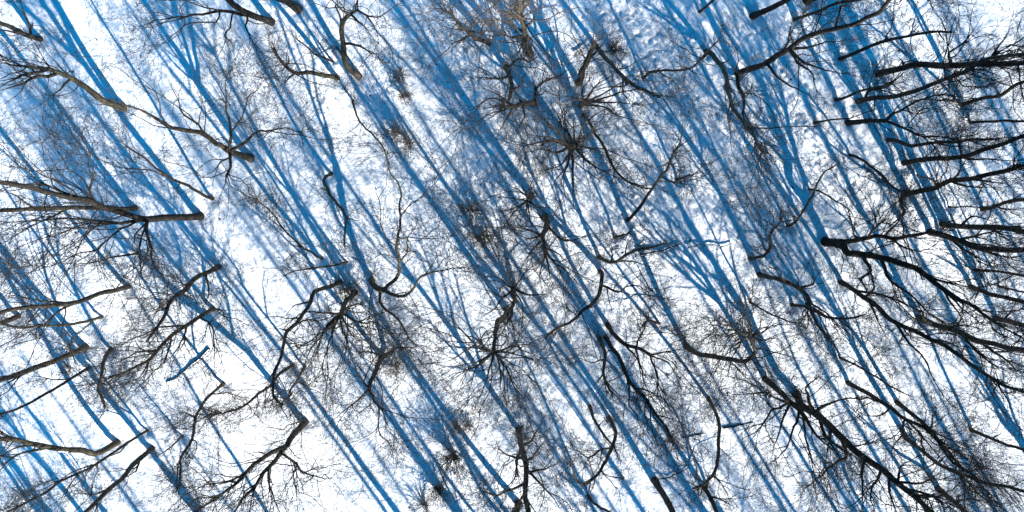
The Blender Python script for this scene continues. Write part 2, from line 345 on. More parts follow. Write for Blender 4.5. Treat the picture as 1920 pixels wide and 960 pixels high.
   [(23.13,0.85,1.20),(23.48,1.08,1.90),(23.93,1.10,2.65)],
   [(23.56,0.97,4.05),(22.83,1.53,4.95),(22.01,1.93,5.75)]]),
 (0.077, 'crooked thin dark stem descending right into fine twigs, right of centre', 2.0, 0,
  [(19.78,1.25,0.00),(19.79,1.11,0.50),(19.83,0.84,1.55),(19.73,0.33,3.10),(19.56,-0.18,4.50),(19.42,-0.53,5.45),(19.35,-0.86,6.55)],
  [[(19.83,0.84,1.55),(19.23,0.29,2.40)],
   [(19.56,-0.18,4.50),(18.69,-0.09,5.25),(17.68,0.00,6.15)]]),
 (0.203, 'thickest lit trunk at the left, lying level with a wide fan of limbs', 2.3, 0,
  [(-18.06,-2.33,0.00),(-18.52,-2.27,2.60),(-18.85,-2.15,4.55),(-18.98,-1.83,6.25),(-19.06,-1.45,7.85),(-19.01,-1.07,9.10),(-19.12,-0.92,10.05),(-19.17,-0.58,11.65),(-19.29,-0.42,13.00),(-19.31,-0.23,13.90),(-19.32,-0.02,16.09)],
  [[(-18.85,-2.15,4.55),(-19.68,-2.28,6.00),(-20.34,-2.12,7.20),(-20.85,-2.02,8.10),(-21.61,-2.13,9.40),(-22.13,-2.07,10.30)],
   [(-19.96,-2.21,6.51),(-20.08,-2.55,7.11),(-20.05,-3.15,8.06),(-19.96,-3.78,9.06),(-19.79,-4.38,10.01),(-19.36,-5.06,11.11)],
   [(-19.08,-2.19,4.96),(-19.43,-2.96,6.36),(-19.82,-3.39,7.36),(-20.21,-3.56,8.11),(-20.68,-4.00,9.21),(-21.21,-4.27,10.21),(-21.71,-4.21,11.11)],
   [(-19.68,-2.28,6.00),(-20.55,-2.26,7.55),(-21.20,-2.74,8.90),(-21.58,-3.20,9.90),(-21.69,-3.91,11.10)],
   [(-18.85,-2.15,4.55),(-17.39,-3.69,7.00),(-16.42,-4.38,8.30),(-15.34,-4.64,9.35)],
   [(-18.64,-2.37,4.90),(-17.96,-3.70,6.90),(-17.17,-4.68,8.50),(-16.61,-5.14,9.30)],
   [(-19.01,-1.07,9.10),(-19.50,-0.61,10.25),(-19.85,-0.22,11.15),(-19.88,0.22,11.80),(-19.70,0.63,12.40)],
   [(-19.04,-1.03,9.37),(-19.37,0.00,11.17),(-19.36,0.64,12.17),(-19.43,1.04,12.82)],
   [(-18.64,-2.37,4.90),(-18.77,-2.92,5.80),(-18.25,-3.46,6.65)],
   [(-20.05,-2.45,6.94),(-20.12,-3.07,7.94),(-20.65,-3.30,8.94),(-21.05,-3.53,9.79)],
   [(-19.05,-1.34,8.21),(-18.80,-0.55,9.26),(-18.07,0.23,10.36),(-17.44,0.66,11.11)]]),
 (0.140, 'second lit trunk lying just above the thickest lit one at the left', 1.9, 0,
  [(-21.77,-1.86,0.00),(-21.97,-1.85,1.25),(-22.14,-1.68,2.65),(-22.47,-1.58,4.85),(-22.78,-1.57,7.05),(-23.04,-1.56,9.00),(-23.15,-1.56,9.70),(-23.32,-1.57,11.89),(-23.41,-1.57,14.09),(-23.45,-1.57,16.29)],
  [[(-22.47,-1.58,4.85),(-22.79,-2.03,5.80),(-23.06,-2.49,6.75),(-23.51,-2.91,7.85)],
   [(-22.78,-1.57,7.05),(-22.90,-0.99,8.00),(-23.19,-0.72,8.70)]]),
 (0.063, 'thin sapling lying level below the thickest lit trunk', 0.9, 0,
  [(-21.87,-4.52,0.00),(-22.10,-4.52,1.35),(-22.26,-4.59,2.45),(-22.42,-4.65,3.50),(-22.60,-4.54,4.85)],
  []),
 (0.142, "lit tree with a knobbly foot at a shadow's end, left below the thickest trunk", 2.5, 0,
  [(-22.62,-6.53,0.00),(-22.81,-6.51,1.05),(-22.97,-6.53,2.15),(-23.07,-6.68,3.30),(-23.21,-6.68,4.30),(-23.42,-6.44,6.30),(-23.61,-6.36,7.65),(-23.75,-6.34,8.60),(-23.92,-6.32,10.79),(-24.01,-6.31,12.99),(-24.05,-6.30,15.19)],
  [[(-23.07,-6.68,3.30),(-23.48,-6.94,4.20),(-23.73,-7.35,5.00),(-24.15,-7.77,6.05),(-24.60,-8.05,6.95),(-24.77,-8.24,7.45)],
   [(-23.21,-6.68,4.30),(-23.77,-6.23,5.50),(-24.32,-5.94,6.60),(-24.66,-5.73,7.30)],
   [(-23.48,-6.94,4.20),(-23.04,-7.58,5.25),(-22.76,-8.11,6.15)]]),
 (0.079, 'slim grey tree with a drooping side branch, below the knobbly footed tree', 1.9, 0,
  [(-24.29,-8.35,0.00),(-24.48,-8.31,1.20),(-24.66,-8.15,2.65),(-24.82,-7.96,4.15),(-24.92,-7.52,5.95),(-24.91,-7.17,6.90),(-24.90,-6.85,7.80),(-24.89,-6.47,9.97),(-24.88,-6.28,12.16),(-24.88,-6.18,14.36),(-24.88,-6.13,16.56)],
  [[(-24.35,-8.34,0.34),(-24.63,-8.61,0.99),(-24.71,-8.84,1.39),(-24.67,-9.28,2.14),(-24.56,-9.72,2.84)]]),
 (0.143, 'stubby trunk end at the left edge half hidden behind the slim grey tree', 1.1, 0,
  [(-29.25,-8.24,0.00),(-29.25,-8.36,0.70),(-29.32,-8.39,1.30),(-29.45,-8.34,2.20),(-29.61,-8.29,4.39),(-29.69,-8.26,6.59),(-29.73,-8.25,8.79),(-29.75,-8.25,10.99),(-29.76,-8.24,13.19),(-29.76,-8.24,15.39)],
  []),
 (0.175, 'straight lit trunk running to the left edge in the lower left, smooth and unforked', 1.9, 0,
  [(-25.38,-10.19,0.00),(-25.51,-10.30,1.10),(-25.69,-10.36,2.40),(-25.86,-10.36,3.60),(-26.01,-10.42,4.75),(-26.18,-10.43,5.80),(-26.35,-10.43,7.00),(-26.50,-10.43,9.19),(-26.58,-10.42,11.39),(-26.62,-10.42,13.59),(-26.64,-10.42,15.79)],
  [[(-25.54,-10.31,1.29),(-24.48,-9.17,2.59),(-23.34,-8.36,3.69)],
   [(-25.86,-10.36,3.60),(-26.22,-10.73,4.50),(-26.56,-11.05,5.35)]]),
 (0.080, 'thin straight pole below the smooth unforked trunk, lower left', 1.5, 0,
  [(-25.32,-11.44,0.00),(-25.30,-11.72,1.60),(-25.44,-11.87,2.95),(-25.60,-12.03,4.45),(-25.74,-12.11,5.60),(-25.84,-12.05,6.45),(-25.95,-11.95,7.35),(-26.09,-11.83,9.54),(-26.16,-11.77,11.74),(-26.20,-11.74,13.94),(-26.21,-11.73,16.14)],
  [[(-25.30,-11.72,1.60),(-25.88,-11.21,2.95),(-26.26,-10.37,4.40)]]),
 (0.112, 'kinked grey snag hanging straight down right of the thin straight pole, lower left', 1.1, 0,
  [(-23.93,-10.30,0.00),(-23.48,-10.71,1.45),(-22.69,-11.09,3.00),(-22.23,-11.37,4.05),(-21.20,-11.52,5.40),(-20.46,-11.69,6.50)],
  [[(-22.36,-11.29,3.75),(-21.20,-10.97,4.70),(-20.42,-10.34,5.50)]]),
 (0.178, 'wavy lit trunk with snow lumps on it near the bottom left corner', 1.9, 0,
  [(-23.86,-16.10,0.00),(-23.99,-16.13,0.85),(-24.12,-16.00,1.85),(-24.08,-15.27,3.15),(-24.12,-14.62,4.55),(-24.11,-13.92,5.90),(-24.08,-13.31,7.05),(-24.01,-12.58,8.30),(-24.01,-12.32,8.95),(-24.05,-12.00,9.75),(-24.09,-11.59,11.91),(-24.11,-11.38,14.10),(-24.12,-11.27,16.30)],
  [[(-24.11,-14.12,5.51),(-24.72,-14.09,6.61),(-25.02,-14.21,7.21),(-25.14,-14.38,7.66),(-25.34,-14.54,8.11)],
   [(-24.10,-13.57,6.56),(-24.44,-13.34,7.31),(-24.75,-13.64,8.11)],
   [(-24.01,-12.58,8.30),(-24.20,-12.75,8.75)]]),
 (0.081, 'slim twin stemmed tree ending in a broom of twigs at the bottom left', 4.8, 0,
  [(-21.99,-15.38,0.00),(-22.17,-15.41,1.20),(-22.41,-15.56,3.15),(-22.55,-15.60,4.25),(-22.73,-15.54,5.50),(-22.88,-15.48,6.70),(-22.99,-15.54,7.75),(-23.13,-15.48,8.80),(-23.24,-15.41,9.80),(-23.37,-15.34,12.00),(-23.44,-15.31,14.19),(-23.47,-15.29,16.39)],
  [[(-22.04,-15.39,0.34),(-22.58,-15.74,1.44),(-23.24,-16.22,2.84),(-23.56,-16.70,3.84),(-24.07,-16.92,4.89),(-24.72,-17.04,6.04)],
   [(-22.55,-15.60,4.25),(-23.17,-15.49,5.40),(-23.64,-15.71,6.40),(-24.23,-15.66,7.50)],
   [(-22.73,-15.54,5.50),(-22.70,-16.14,6.50),(-23.14,-16.61,7.65)]]),
 (0.146, 'dark tree bending down left off the bottom edge beneath the slim twin stemmed tree', 1.7, 0,
  [(-21.79,-16.50,0.00),(-21.89,-16.65,1.10),(-21.94,-16.80,2.25),(-21.84,-16.94,3.10),(-21.97,-17.03,4.25),(-21.91,-17.20,5.35),(-21.96,-17.31,6.20),(-22.02,-17.42,7.00),(-22.10,-17.57,9.19),(-22.14,-17.65,11.39),(-22.16,-17.69,13.59),(-22.17,-17.71,15.79)],
  [[(-21.89,-16.67,1.26),(-21.79,-17.06,1.91),(-22.13,-17.27,2.61)],
   [(-21.97,-17.03,4.25),(-22.48,-16.90,5.15),(-21.41,-15.50,6.45)],
   [(-21.92,-17.17,5.19),(-21.48,-17.49,5.94)]]),
 (0.142, 'black tree sweeping down left from the tip of a blue shadow, left of centre', 1.9, 0,
  [(-17.17,-5.31,0.00),(-17.32,-5.50,1.30),(-17.47,-5.67,2.55),(-17.39,-6.02,4.00),(-17.41,-6.31,5.35),(-17.00,-6.77,6.95),(-16.63,-7.20,8.55),(-16.46,-7.47,9.55)],
  [[(-17.30,-5.47,1.11),(-16.58,-6.52,2.81),(-16.60,-6.97,3.56),(-16.39,-7.34,4.16)],
   [(-16.58,-6.52,2.81),(-15.24,-5.90,4.16),(-14.16,-5.24,5.36),(-13.18,-4.73,6.41)],
   [(-17.46,-5.72,2.76),(-17.53,-6.35,3.76),(-17.34,-7.02,4.81)],
   [(-16.58,-6.52,2.81),(-16.89,-6.31,3.46),(-16.88,-6.76,4.16)]]),
 (0.127, 'tree whose many straight branches fan down left, below the sweeping black tree', 3.8, 0,
  [(-17.62,-7.85,0.00),(-17.82,-8.01,1.40),(-17.96,-8.21,2.85),(-18.00,-8.49,4.40),(-17.90,-8.91,6.30),(-17.93,-9.05,7.10),(-18.12,-9.14,8.35),(-18.31,-9.15,9.75)],
  [[(-17.79,-7.99,1.20),(-16.69,-8.31,2.40),(-16.11,-8.79,3.35),(-15.69,-9.27,4.20),(-15.45,-9.73,5.00),(-15.31,-10.24,5.85)],
   [(-17.96,-8.21,2.85),(-18.70,-8.22,4.10),(-19.39,-8.32,5.30),(-19.91,-8.62,6.35)],
   [(-18.00,-8.49,4.40),(-17.80,-9.27,5.65),(-17.84,-9.89,6.70),(-18.21,-10.31,7.70)],
   [(-17.96,-8.21,2.85),(-17.69,-8.86,3.90),(-17.99,-9.65,5.30)],
   [(-17.93,-8.79,5.76),(-18.56,-8.67,6.86),(-19.17,-8.90,7.96)],
   [(-17.65,-7.87,0.20),(-16.70,-7.66,1.10),(-15.78,-7.96,2.15)],
   [(-17.90,-8.91,6.30),(-17.95,-9.58,7.45),(-18.51,-10.00,8.65)]]),
 (0.096, 'sinuous dark stem curling down left and forking low, lower left of centre', 2.7, 0,
  [(-17.24,-12.44,0.00),(-17.40,-12.59,1.25),(-17.40,-12.82,2.45),(-17.16,-13.13,3.90),(-16.76,-13.37,5.10),(-16.56,-13.54,5.90),(-16.35,-13.82,7.30),(-15.67,-13.98,8.60),(-15.28,-14.14,9.60),(-15.22,-14.27,10.40)],
  [[(-16.56,-13.54,5.90),(-16.09,-13.63,6.40),(-15.95,-14.02,7.05),(-16.13,-14.26,7.55)],
   [(-17.40,-12.59,1.25),(-15.69,-12.07,2.85),(-14.55,-12.09,4.00)],
   [(-17.16,-13.13,3.90),(-17.45,-12.49,4.85),(-17.74,-12.48,5.40)],
   [(-17.33,-12.91,2.86),(-15.79,-12.68,4.31),(-14.67,-12.21,5.36)]]),
 (0.063, 'long slender leaning sapling pointing up left to the star shaped crown', 1.3, 0,
  [(-11.06,-4.89,0.00),(-11.27,-3.87,2.70),(-11.28,-2.66,5.80),(-11.11,-1.73,8.00),(-11.10,-1.09,9.75),(-11.14,-0.92,10.35)],
  [[(-11.28,-2.66,5.80),(-11.68,-2.24,6.65),(-11.91,-1.77,7.40)],
   [(-11.27,-3.87,2.70),(-11.58,-3.72,3.25),(-11.93,-3.47,3.90)]]),
 (0.063, 'thin level sapling with feathery twigs at its left end, left of centre', 1.4, 0,
  [(-9.60,-5.05,0.00),(-10.23,-5.00,2.35),(-10.56,-4.93,3.60),(-10.98,-4.84,5.30),(-11.19,-5.01,6.35)],
  [[(-10.23,-5.00,2.35),(-10.97,-5.04,3.50),(-11.46,-4.74,4.35)],
   [(-10.56,-4.93,3.60),(-10.84,-4.34,4.50),(-11.18,-4.08,5.15)]]),
 (0.126, 'dark tree with a snow topped knob at its first bend, left of centre', 0.9, 0,
  [(-10.00,-6.22,0.00),(-10.32,-6.31,1.40),(-10.69,-6.30,2.95),(-10.60,-6.61,4.00),(-10.63,-6.98,5.50),(-10.63,-7.27,6.70),(-10.72,-7.44,7.55),(-10.62,-7.67,8.40),(-10.29,-8.04,9.90),(-10.14,-8.34,11.15),(-9.86,-8.57,12.20),(-9.48,-8.81,13.35),(-8.84,-8.81,14.40)],
  [[(-10.63,-7.27,6.70),(-9.45,-6.73,8.00),(-8.73,-6.82,8.80),(-8.31,-7.09,9.45),(-7.98,-7.49,10.15)],
   [(-10.72,-7.44,7.55),(-10.95,-7.14,8.10)],
   [(-10.60,-6.61,4.00),(-11.17,-6.72,4.90),(-11.48,-7.12,5.70)],
   [(-10.14,-8.34,11.15),(-10.21,-8.66,11.65),(-10.50,-8.68,12.10)],
   [(-8.84,-8.81,14.40),(-8.16,-8.26,15.20),(-7.52,-7.75,15.95)]]),
 (0.093, 'small black zigzag tree standing alone on white snow, left of centre', 0.3, 0,
  [(-10.38,0.15,0.00),(-10.34,-0.20,1.50),(-9.64,-0.75,3.50),(-8.61,-1.31,6.00),(-7.94,-1.55,7.50),(-7.38,-1.84,9.00),(-6.95,-2.10,11.00),(-6.56,-2.52,13.00),(-6.33,-2.70,14.00)],
  [[(-7.38,-1.84,9.00),(-6.75,-1.96,9.70),(-6.22,-1.77,10.30)],
   [(-9.64,-0.75,3.50),(-9.92,-0.56,4.00)]]),
 (0.174, 'low forking black tree spreading open arms over the whitest patch of snow', 0.8, 0,
  [(-8.21,-6.17,0.00),(-7.60,-6.38,1.30),(-7.08,-6.31,2.20)],
  [[(-7.08,-6.31,2.20),(-6.22,-5.65,3.35),(-5.83,-5.06,4.10),(-5.67,-4.39,4.85),(-5.70,-3.66,5.70),(-5.40,-2.75,6.80),(-5.00,-1.64,8.20),(-4.91,-0.63,9.45),(-5.05,-0.08,10.20),(-5.12,0.23,10.60),(-5.13,0.81,11.35),(-5.37,1.15,11.95),(-5.76,1.26,12.50)],
   [(-7.08,-6.31,2.20),(-6.28,-6.38,3.10),(-5.46,-6.24,4.00),(-4.86,-5.70,4.85),(-4.17,-4.98,5.95),(-3.34,-4.56,7.00),(-2.76,-4.34,7.70),(-2.02,-4.22,8.60)],
   [(-5.68,-4.29,4.97),(-5.16,-3.83,5.72),(-4.95,-3.22,6.47),(-4.55,-2.54,7.37),(-4.08,-1.80,8.37),(-3.59,-1.56,8.97)],
   [(-5.00,-1.64,8.20),(-4.00,-1.10,9.50),(-3.41,-0.53,10.45),(-2.82,0.22,11.60)],
   [(-4.95,-3.22,6.47),(-3.91,-2.76,7.77),(-2.78,-2.40,9.17)],
   [(-4.00,-1.10,9.50),(-3.18,-1.03,10.45),(-2.58,-0.85,11.20)],
   [(-4.17,-4.98,5.95),(-3.69,-4.22,6.95),(-3.04,-3.40,8.15)],
   [(-7.45,-6.36,1.56),(-7.21,-6.91,2.36),(-6.19,-7.43,3.76),(-5.57,-7.89,4.76),(-4.96,-8.40,5.81),(-4.32,-8.57,6.61),(-3.69,-8.87,7.51)],
   [(-3.34,-4.56,7.00),(-2.55,-3.90,8.15),(-2.47,-4.74,9.30)],
   [(-5.13,0.81,11.35),(-4.57,1.07,12.05),(-4.04,1.25,12.70)]]),
 (0.158, 'tangled dark crown hanging below the low forking tree, left of centre', 2.0, 0,
  [(-9.18,-6.86,0.00),(-8.94,-6.84,3.00),(-8.45,-6.70,6.00),(-8.05,-6.56,8.00)],
  [[(-8.16,-6.60,7.43),(-8.62,-6.93,8.28),(-8.71,-7.55,9.23),(-8.72,-8.15,10.13)],
   [(-8.05,-6.56,8.00),(-7.80,-7.13,8.90),(-7.32,-7.71,9.95),(-7.25,-8.39,11.00)],
   [(-8.16,-6.60,7.43),(-6.99,-6.74,8.78),(-5.63,-6.64,10.33),(-4.64,-6.97,11.63)],
   [(-8.16,-6.60,7.43),(-9.01,-6.13,8.88),(-9.72,-6.30,10.03),(-9.90,-6.71,10.73)],
   [(-8.28,-6.53,7.64),(-8.27,-7.43,9.04),(-8.08,-8.37,10.49),(-7.69,-8.89,11.44)],
   [(-8.34,-6.66,6.57),(-7.39,-6.19,7.67),(-6.51,-6.17,8.67)],
   [(-8.05,-6.56,8.00),(-7.24,-7.06,9.20),(-6.53,-7.47,10.25)],
   [(-8.23,-6.65,7.55),(-8.76,-7.43,9.05),(-9.09,-8.11,10.25)]]),
 (0.175, 'dark leaning trunk ending in a round crown of radiating limbs, centre of the picture', 2.3, 0,
  [(-0.11,-7.99,0.00),(-0.53,-7.77,4.00),(-0.68,-7.57,7.00),(-0.70,-7.62,9.00),(-0.71,-7.78,10.00)],
  [[(-0.71,-7.78,10.00),(-1.36,-8.02,10.90),(-1.56,-8.52,11.65),(-1.71,-9.05,12.40)],
   [(-0.71,-7.78,10.00),(-0.60,-8.08,10.40),(-0.52,-8.65,11.20),(-0.49,-9.20,11.95)],
   [(-0.71,-7.78,10.00),(-0.04,-7.73,10.80),(0.71,-7.65,11.70),(1.28,-7.95,12.55)],
   [(-0.71,-7.76,9.86),(-1.88,-7.36,11.31),(-2.56,-7.57,12.26),(-2.95,-7.58,12.76)],
   [(-0.71,-7.78,10.00),(-1.43,-8.27,11.15),(-2.14,-8.32,12.05),(-2.53,-8.52,12.65)],
   [(-0.71,-7.78,10.00),(-0.12,-8.30,11.05),(0.11,-8.89,11.95),(0.25,-9.25,12.50)],
   [(-0.71,-7.76,9.86),(0.11,-7.14,10.96),(0.86,-6.92,11.86)],
   [(-0.71,-7.76,9.86),(-1.58,-6.93,11.16),(-2.40,-6.68,12.21)],
   [(-0.69,-7.82,10.06),(-0.97,-8.41,10.96),(-1.18,-8.95,11.76),(-1.51,-9.50,12.66)],
   [(-0.61,-7.77,10.11),(0.42,-8.17,11.51),(0.85,-8.61,12.36)],
   [(-0.71,-7.76,9.86),(-1.44,-7.33,10.81),(-2.12,-6.42,12.01),(-2.84,-5.21,13.56)]]),
 (0.142, 'small radiating crown with a dark stem hanging from it, right at the centre', 1.0, 0,
  [(0.24,-6.65,0.00),(0.22,-6.71,4.00),(0.13,-6.68,7.00),(-0.04,-6.70,9.00)],
  [[(0.24,-6.65,0.00),(1.18,-6.73,1.10),(2.14,-6.43,2.25)],
   [(0.24,-6.65,0.00),(-0.66,-5.76,1.35),(-1.81,-5.15,2.80)],
   [(0.24,-6.65,0.00),(-0.47,-6.88,0.85),(-1.63,-5.78,2.55)],
   [(0.24,-6.65,0.00),(0.05,-5.11,1.60),(-0.44,-4.17,2.70)],
   [(0.24,-6.65,0.00),(0.76,-7.62,1.35),(0.75,-8.28,2.15)],
   [(0.24,-6.65,0.00),(-0.87,-7.36,1.60),(-1.63,-7.85,2.70)],
   [(0.24,-6.65,0.00),(0.77,-5.80,1.05),(1.14,-4.84,2.15)]]),
 (0.188, 'dark crooked trunk with roots of branches spreading downward, just right of centre', 1.2, 0,
  [(2.08,-2.40,0.00),(2.05,-2.68,3.00),(1.66,-2.96,6.00),(1.62,-3.24,8.00),(1.64,-3.41,9.50)],
  [[(1.62,-3.29,8.43),(1.90,-3.94,9.18),(2.49,-4.25,9.88),(3.05,-4.83,10.73)],
   [(1.62,-3.32,8.64),(1.57,-3.92,9.29),(1.38,-4.49,9.89),(1.52,-5.03,10.49)],
   [(2.05,-2.68,3.00),(2.60,-3.29,3.85),(3.29,-3.32,4.55),(4.03,-3.20,5.35)],
   [(1.65,-3.00,6.29),(0.99,-3.00,6.94),(0.12,-2.67,7.84)],
   [(1.64,-3.41,9.50),(2.08,-3.81,10.15),(2.10,-4.62,11.05)],
   [(1.63,-3.12,7.14),(0.96,-3.59,7.94),(0.61,-4.32,8.79)],
   [(1.62,-3.29,8.43),(2.23,-3.38,9.08),(2.74,-3.71,9.73)],
   [(1.64,-3.41,9.50),(1.76,-4.12,10.25),(1.95,-4.79,11.00)],
   [(1.65,-3.00,6.29),(0.81,-2.55,7.19),(-0.37,-2.46,8.39)]]),
 (0.140, 'fuzzy round crown with a snowy lump beside it, left above the dark crooked trunk', 0.8, 0,
  [(1.30,-1.08,0.00),(1.04,-1.19,4.50),(0.89,-1.22,7.50)],
  [[(0.89,-1.22,7.50),(0.12,-1.07,8.20),(-0.53,-1.13,8.80)],
   [(0.89,-1.22,7.50),(0.62,-1.89,8.20),(0.28,-2.50,8.85)],
   [(1.00,-1.20,5.36),(0.31,-0.61,6.21),(-0.21,-0.26,6.81)],
   [(0.89,-1.22,7.50),(1.45,-1.40,8.05),(2.00,-1.70,8.65)],
   [(1.04,-1.19,4.50),(0.67,-0.45,5.25),(0.75,0.26,5.90)],
   [(0.89,-1.22,7.50),(0.95,-2.05,8.30),(1.18,-2.51,8.80)],
   [(0.93,-1.21,6.64),(-0.04,-1.59,7.64),(-0.86,-1.87,8.49)],
   [(0.91,-1.21,7.07),(0.29,-1.83,7.87),(-0.53,-2.50,8.87)]]),
 (0.110, 'clean Y shaped dark tree reaching up right over footprints, right of centre', 0.8, 0,
  [(6.94,-2.61,0.00),(7.18,-1.99,1.45),(7.32,-1.44,2.70),(7.42,-0.64,4.45),(7.58,-0.09,5.75),(7.61,0.26,6.55),(7.57,0.75,7.60),(7.55,1.20,8.65)],
  [[(7.42,-0.64,4.45),(6.17,-0.44,5.75),(5.40,-0.09,6.65),(4.95,0.25,7.25)],
   [(7.58,-0.09,5.75),(7.99,-0.26,6.30),(8.37,-0.09,6.85),(8.79,0.17,7.50),(9.03,0.57,8.10),(9.46,0.88,8.80),(9.91,0.94,9.40)],
   [(8.15,-0.19,6.54),(8.75,-0.42,7.39),(9.35,-0.57,8.24),(9.82,-0.72,8.89)],
   [(7.55,1.20,8.65),(7.63,1.94,9.55),(7.61,2.57,10.30)],
   [(7.55,1.20,8.65),(7.98,1.64,9.45),(8.38,2.05,10.20)],
   [(9.10,-0.51,7.87),(9.47,-1.05,8.72),(9.86,-1.27,9.32)],
   [(9.03,0.57,8.10),(8.95,1.20,8.85),(9.08,1.64,9.45)],
   [(7.57,0.75,7.60),(6.91,0.41,8.35),(6.30,0.32,8.95)],
   [(9.35,-0.57,8.24),(9.99,-0.64,9.09),(10.36,-0.86,9.69)]]),
 (0.078, 'tiny dark sapling just below the foot of the clean Y shaped tree', 0.5, 0,
  [(6.17,-3.62,0.00),(6.34,-3.48,0.55),(6.62,-3.32,1.30),(6.77,-3.00,2.05)],
  [[(6.22,-3.58,0.16),(5.88,-3.05,0.81)]]),
 (0.110, 'low black tree curving right to the snow capped fallen log', 1.4, 0,
  [(5.28,-4.77,0.00),(5.59,-4.89,0.90),(6.04,-4.81,2.00),(6.33,-4.32,3.15),(6.79,-3.76,4.75),(7.24,-3.44,6.10),(7.56,-3.28,7.00)],
  [[(6.04,-4.81,2.00),(6.77,-4.79,2.90),(7.69,-4.78,4.10)],
   [(6.33,-4.32,3.15),(6.29,-3.67,3.85),(6.59,-2.93,4.75)],
   [(5.85,-4.84,1.53),(5.68,-4.12,2.28),(5.17,-3.55,3.08)]]),
 (0.126, 'black bow shaped tree curving down left to a tangle of twigs, right of centre', 1.1, 0,
  [(5.39,-5.62,0.00),(5.48,-5.86,0.70),(5.15,-6.36,2.10),(4.56,-6.77,3.70),(3.82,-6.96,5.20),(3.46,-7.11,6.05),(2.92,-7.19,7.15),(2.41,-7.15,8.10),(1.83,-7.21,9.30),(1.64,-7.33,9.85)],
  [[(5.24,-6.21,1.70),(6.04,-6.44,2.80),(6.33,-6.05,3.35),(6.95,-5.92,4.15),(7.53,-6.15,5.00),(7.89,-6.25,5.50)],
   [(5.58,-6.31,2.17),(5.45,-7.07,3.17),(5.51,-7.61,3.87)],
   [(3.46,-7.11,6.05),(3.04,-6.67,6.65),(2.83,-7.01,7.15)],
   [(5.70,-6.34,2.33),(5.94,-5.47,3.33),(5.37,-4.55,4.43)],
   [(6.33,-6.05,3.35),(6.72,-5.32,4.30),(7.15,-5.04,4.95)]]),
 (0.143, 'tree with long limbs trailing down right, rightmost of three close trunk feet', 1.8, 0,
  [(5.89,-8.84,0.00),(6.06,-9.06,1.00),(6.37,-9.22,2.30),(6.62,-9.30,3.20),(6.97,-9.19,4.40),(7.25,-9.22,5.40)],
  [[(7.25,-9.22,5.40),(7.49,-9.89,6.50),(7.34,-10.62,7.65),(7.46,-11.31,8.75)],
   [(7.25,-9.22,5.40),(7.79,-8.95,6.25),(8.46,-8.36,7.45)],
   [(6.87,-9.22,4.06),(6.88,-10.50,6.01),(7.20,-11.15,7.16),(7.66,-11.27,7.86)],
   [(7.25,-9.22,5.40),(7.93,-9.35,6.45),(8.49,-9.78,7.50)],
   [(6.47,-9.26,2.69),(7.04,-10.00,4.14),(7.02,-10.81,5.34)],
   [(6.87,-9.22,4.06),(6.84,-7.93,5.46),(6.55,-7.08,6.41)],
   [(7.41,-10.31,7.16),(7.78,-10.99,8.41),(8.06,-11.58,9.41)]]),
 (0.112, 'leftmost of three close trunk feet, its limbs hanging straight down, right of centre', 1.7, 0,
  [(5.37,-9.62,0.00),(5.42,-9.95,1.25),(5.47,-10.16,2.05),(5.16,-10.64,3.95),(5.21,-10.91,5.00),(5.35,-11.08,5.95)],
  [[(5.16,-10.64,3.95),(4.68,-10.99,4.75),(4.21,-11.31,5.55)],
   [(5.42,-10.23,2.32),(4.43,-9.98,3.47),(3.54,-9.47,4.62)],
   [(5.19,-10.83,4.70),(5.81,-11.37,5.95),(6.38,-11.27,6.80)],
   [(5.17,-10.68,4.10),(5.08,-11.41,5.25),(4.86,-12.02,6.25)]]),
 (0.128, 'middle of three close trunk feet, its long trunk falling far down right', 1.4, 0,
  [(5.80,-9.60,0.00),(5.96,-9.83,1.10),(6.13,-9.97,2.00),(6.26,-10.20,3.05),(6.19,-10.62,4.70),(6.48,-10.82,6.20),(6.77,-10.94,7.50),(6.98,-11.22,9.00),(7.21,-11.37,10.20),(7.09,-11.63,11.40)],
  [[(6.83,-11.02,7.93),(6.70,-11.82,9.23),(6.90,-12.10,9.83)],
   [(6.32,-10.70,5.34),(5.98,-11.45,6.54),(6.23,-11.85,7.24),(6.00,-12.52,8.34)],
   [(6.77,-10.94,7.50),(6.55,-11.67,8.70),(6.89,-12.06,9.50)],
   [(6.13,-9.97,2.00),(5.52,-9.78,2.70),(5.23,-10.20,3.40)],
   [(6.19,-10.62,4.70),(5.93,-11.25,5.75)],
   [(6.48,-10.82,6.20),(7.03,-10.64,7.05),(7.54,-10.88,7.95)],
   [(6.98,-11.22,9.00),(7.47,-11.11,9.75),(7.81,-11.23,10.35)]]),
 (0.080, 'pale little tree standing right of three close trunk feet', 1.8, 0,
  [(9.02,-8.81,0.00),(8.22,-8.21,2.00),(7.40,-7.78,4.00),(6.77,-7.53,6.00)],
  [[(7.63,-7.91,3.43),(7.51,-7.13,4.33),(7.69,-6.50,5.18)],
   [(6.77,-7.53,6.00),(6.51,-7.92,6.70),(6.46,-8.12,7.00)],
   [(7.40,-7.78,4.00),(6.98,-6.89,5.05)],
   [(8.22,-8.21,2.00),(8.47,-8.57,2.70),(8.76,-8.46,3.15)]]),
 (0.078, 'short stubby sapling under the right limb of the Y shaped tree', 0.6, 0,
  [(9.74,-0.23,0.00),(9.87,-0.15,0.50),(10.13,0.00,1.45)],
  [[(9.82,-0.18,0.29),(9.85,0.30,0.94)]]),
 (0.095, 'short curved black tree rising to a twisted bushy top, right of centre', 1.3, 0,
  [(14.21,-4.87,0.00),(14.32,-4.64,0.90),(14.43,-4.44,1.70),(14.33,-3.98,2.70),(13.59,-3.14,4.50),(13.38,-2.58,5.75),(13.28,-2.20,6.65),(13.09,-1.86,7.40)],
  [[(13.59,-3.14,4.50),(13.61,-2.82,4.95),(13.76,-2.71,5.25)],
   [(14.40,-4.31,1.99),(13.69,-3.87,2.84),(13.16,-4.18,3.54)],
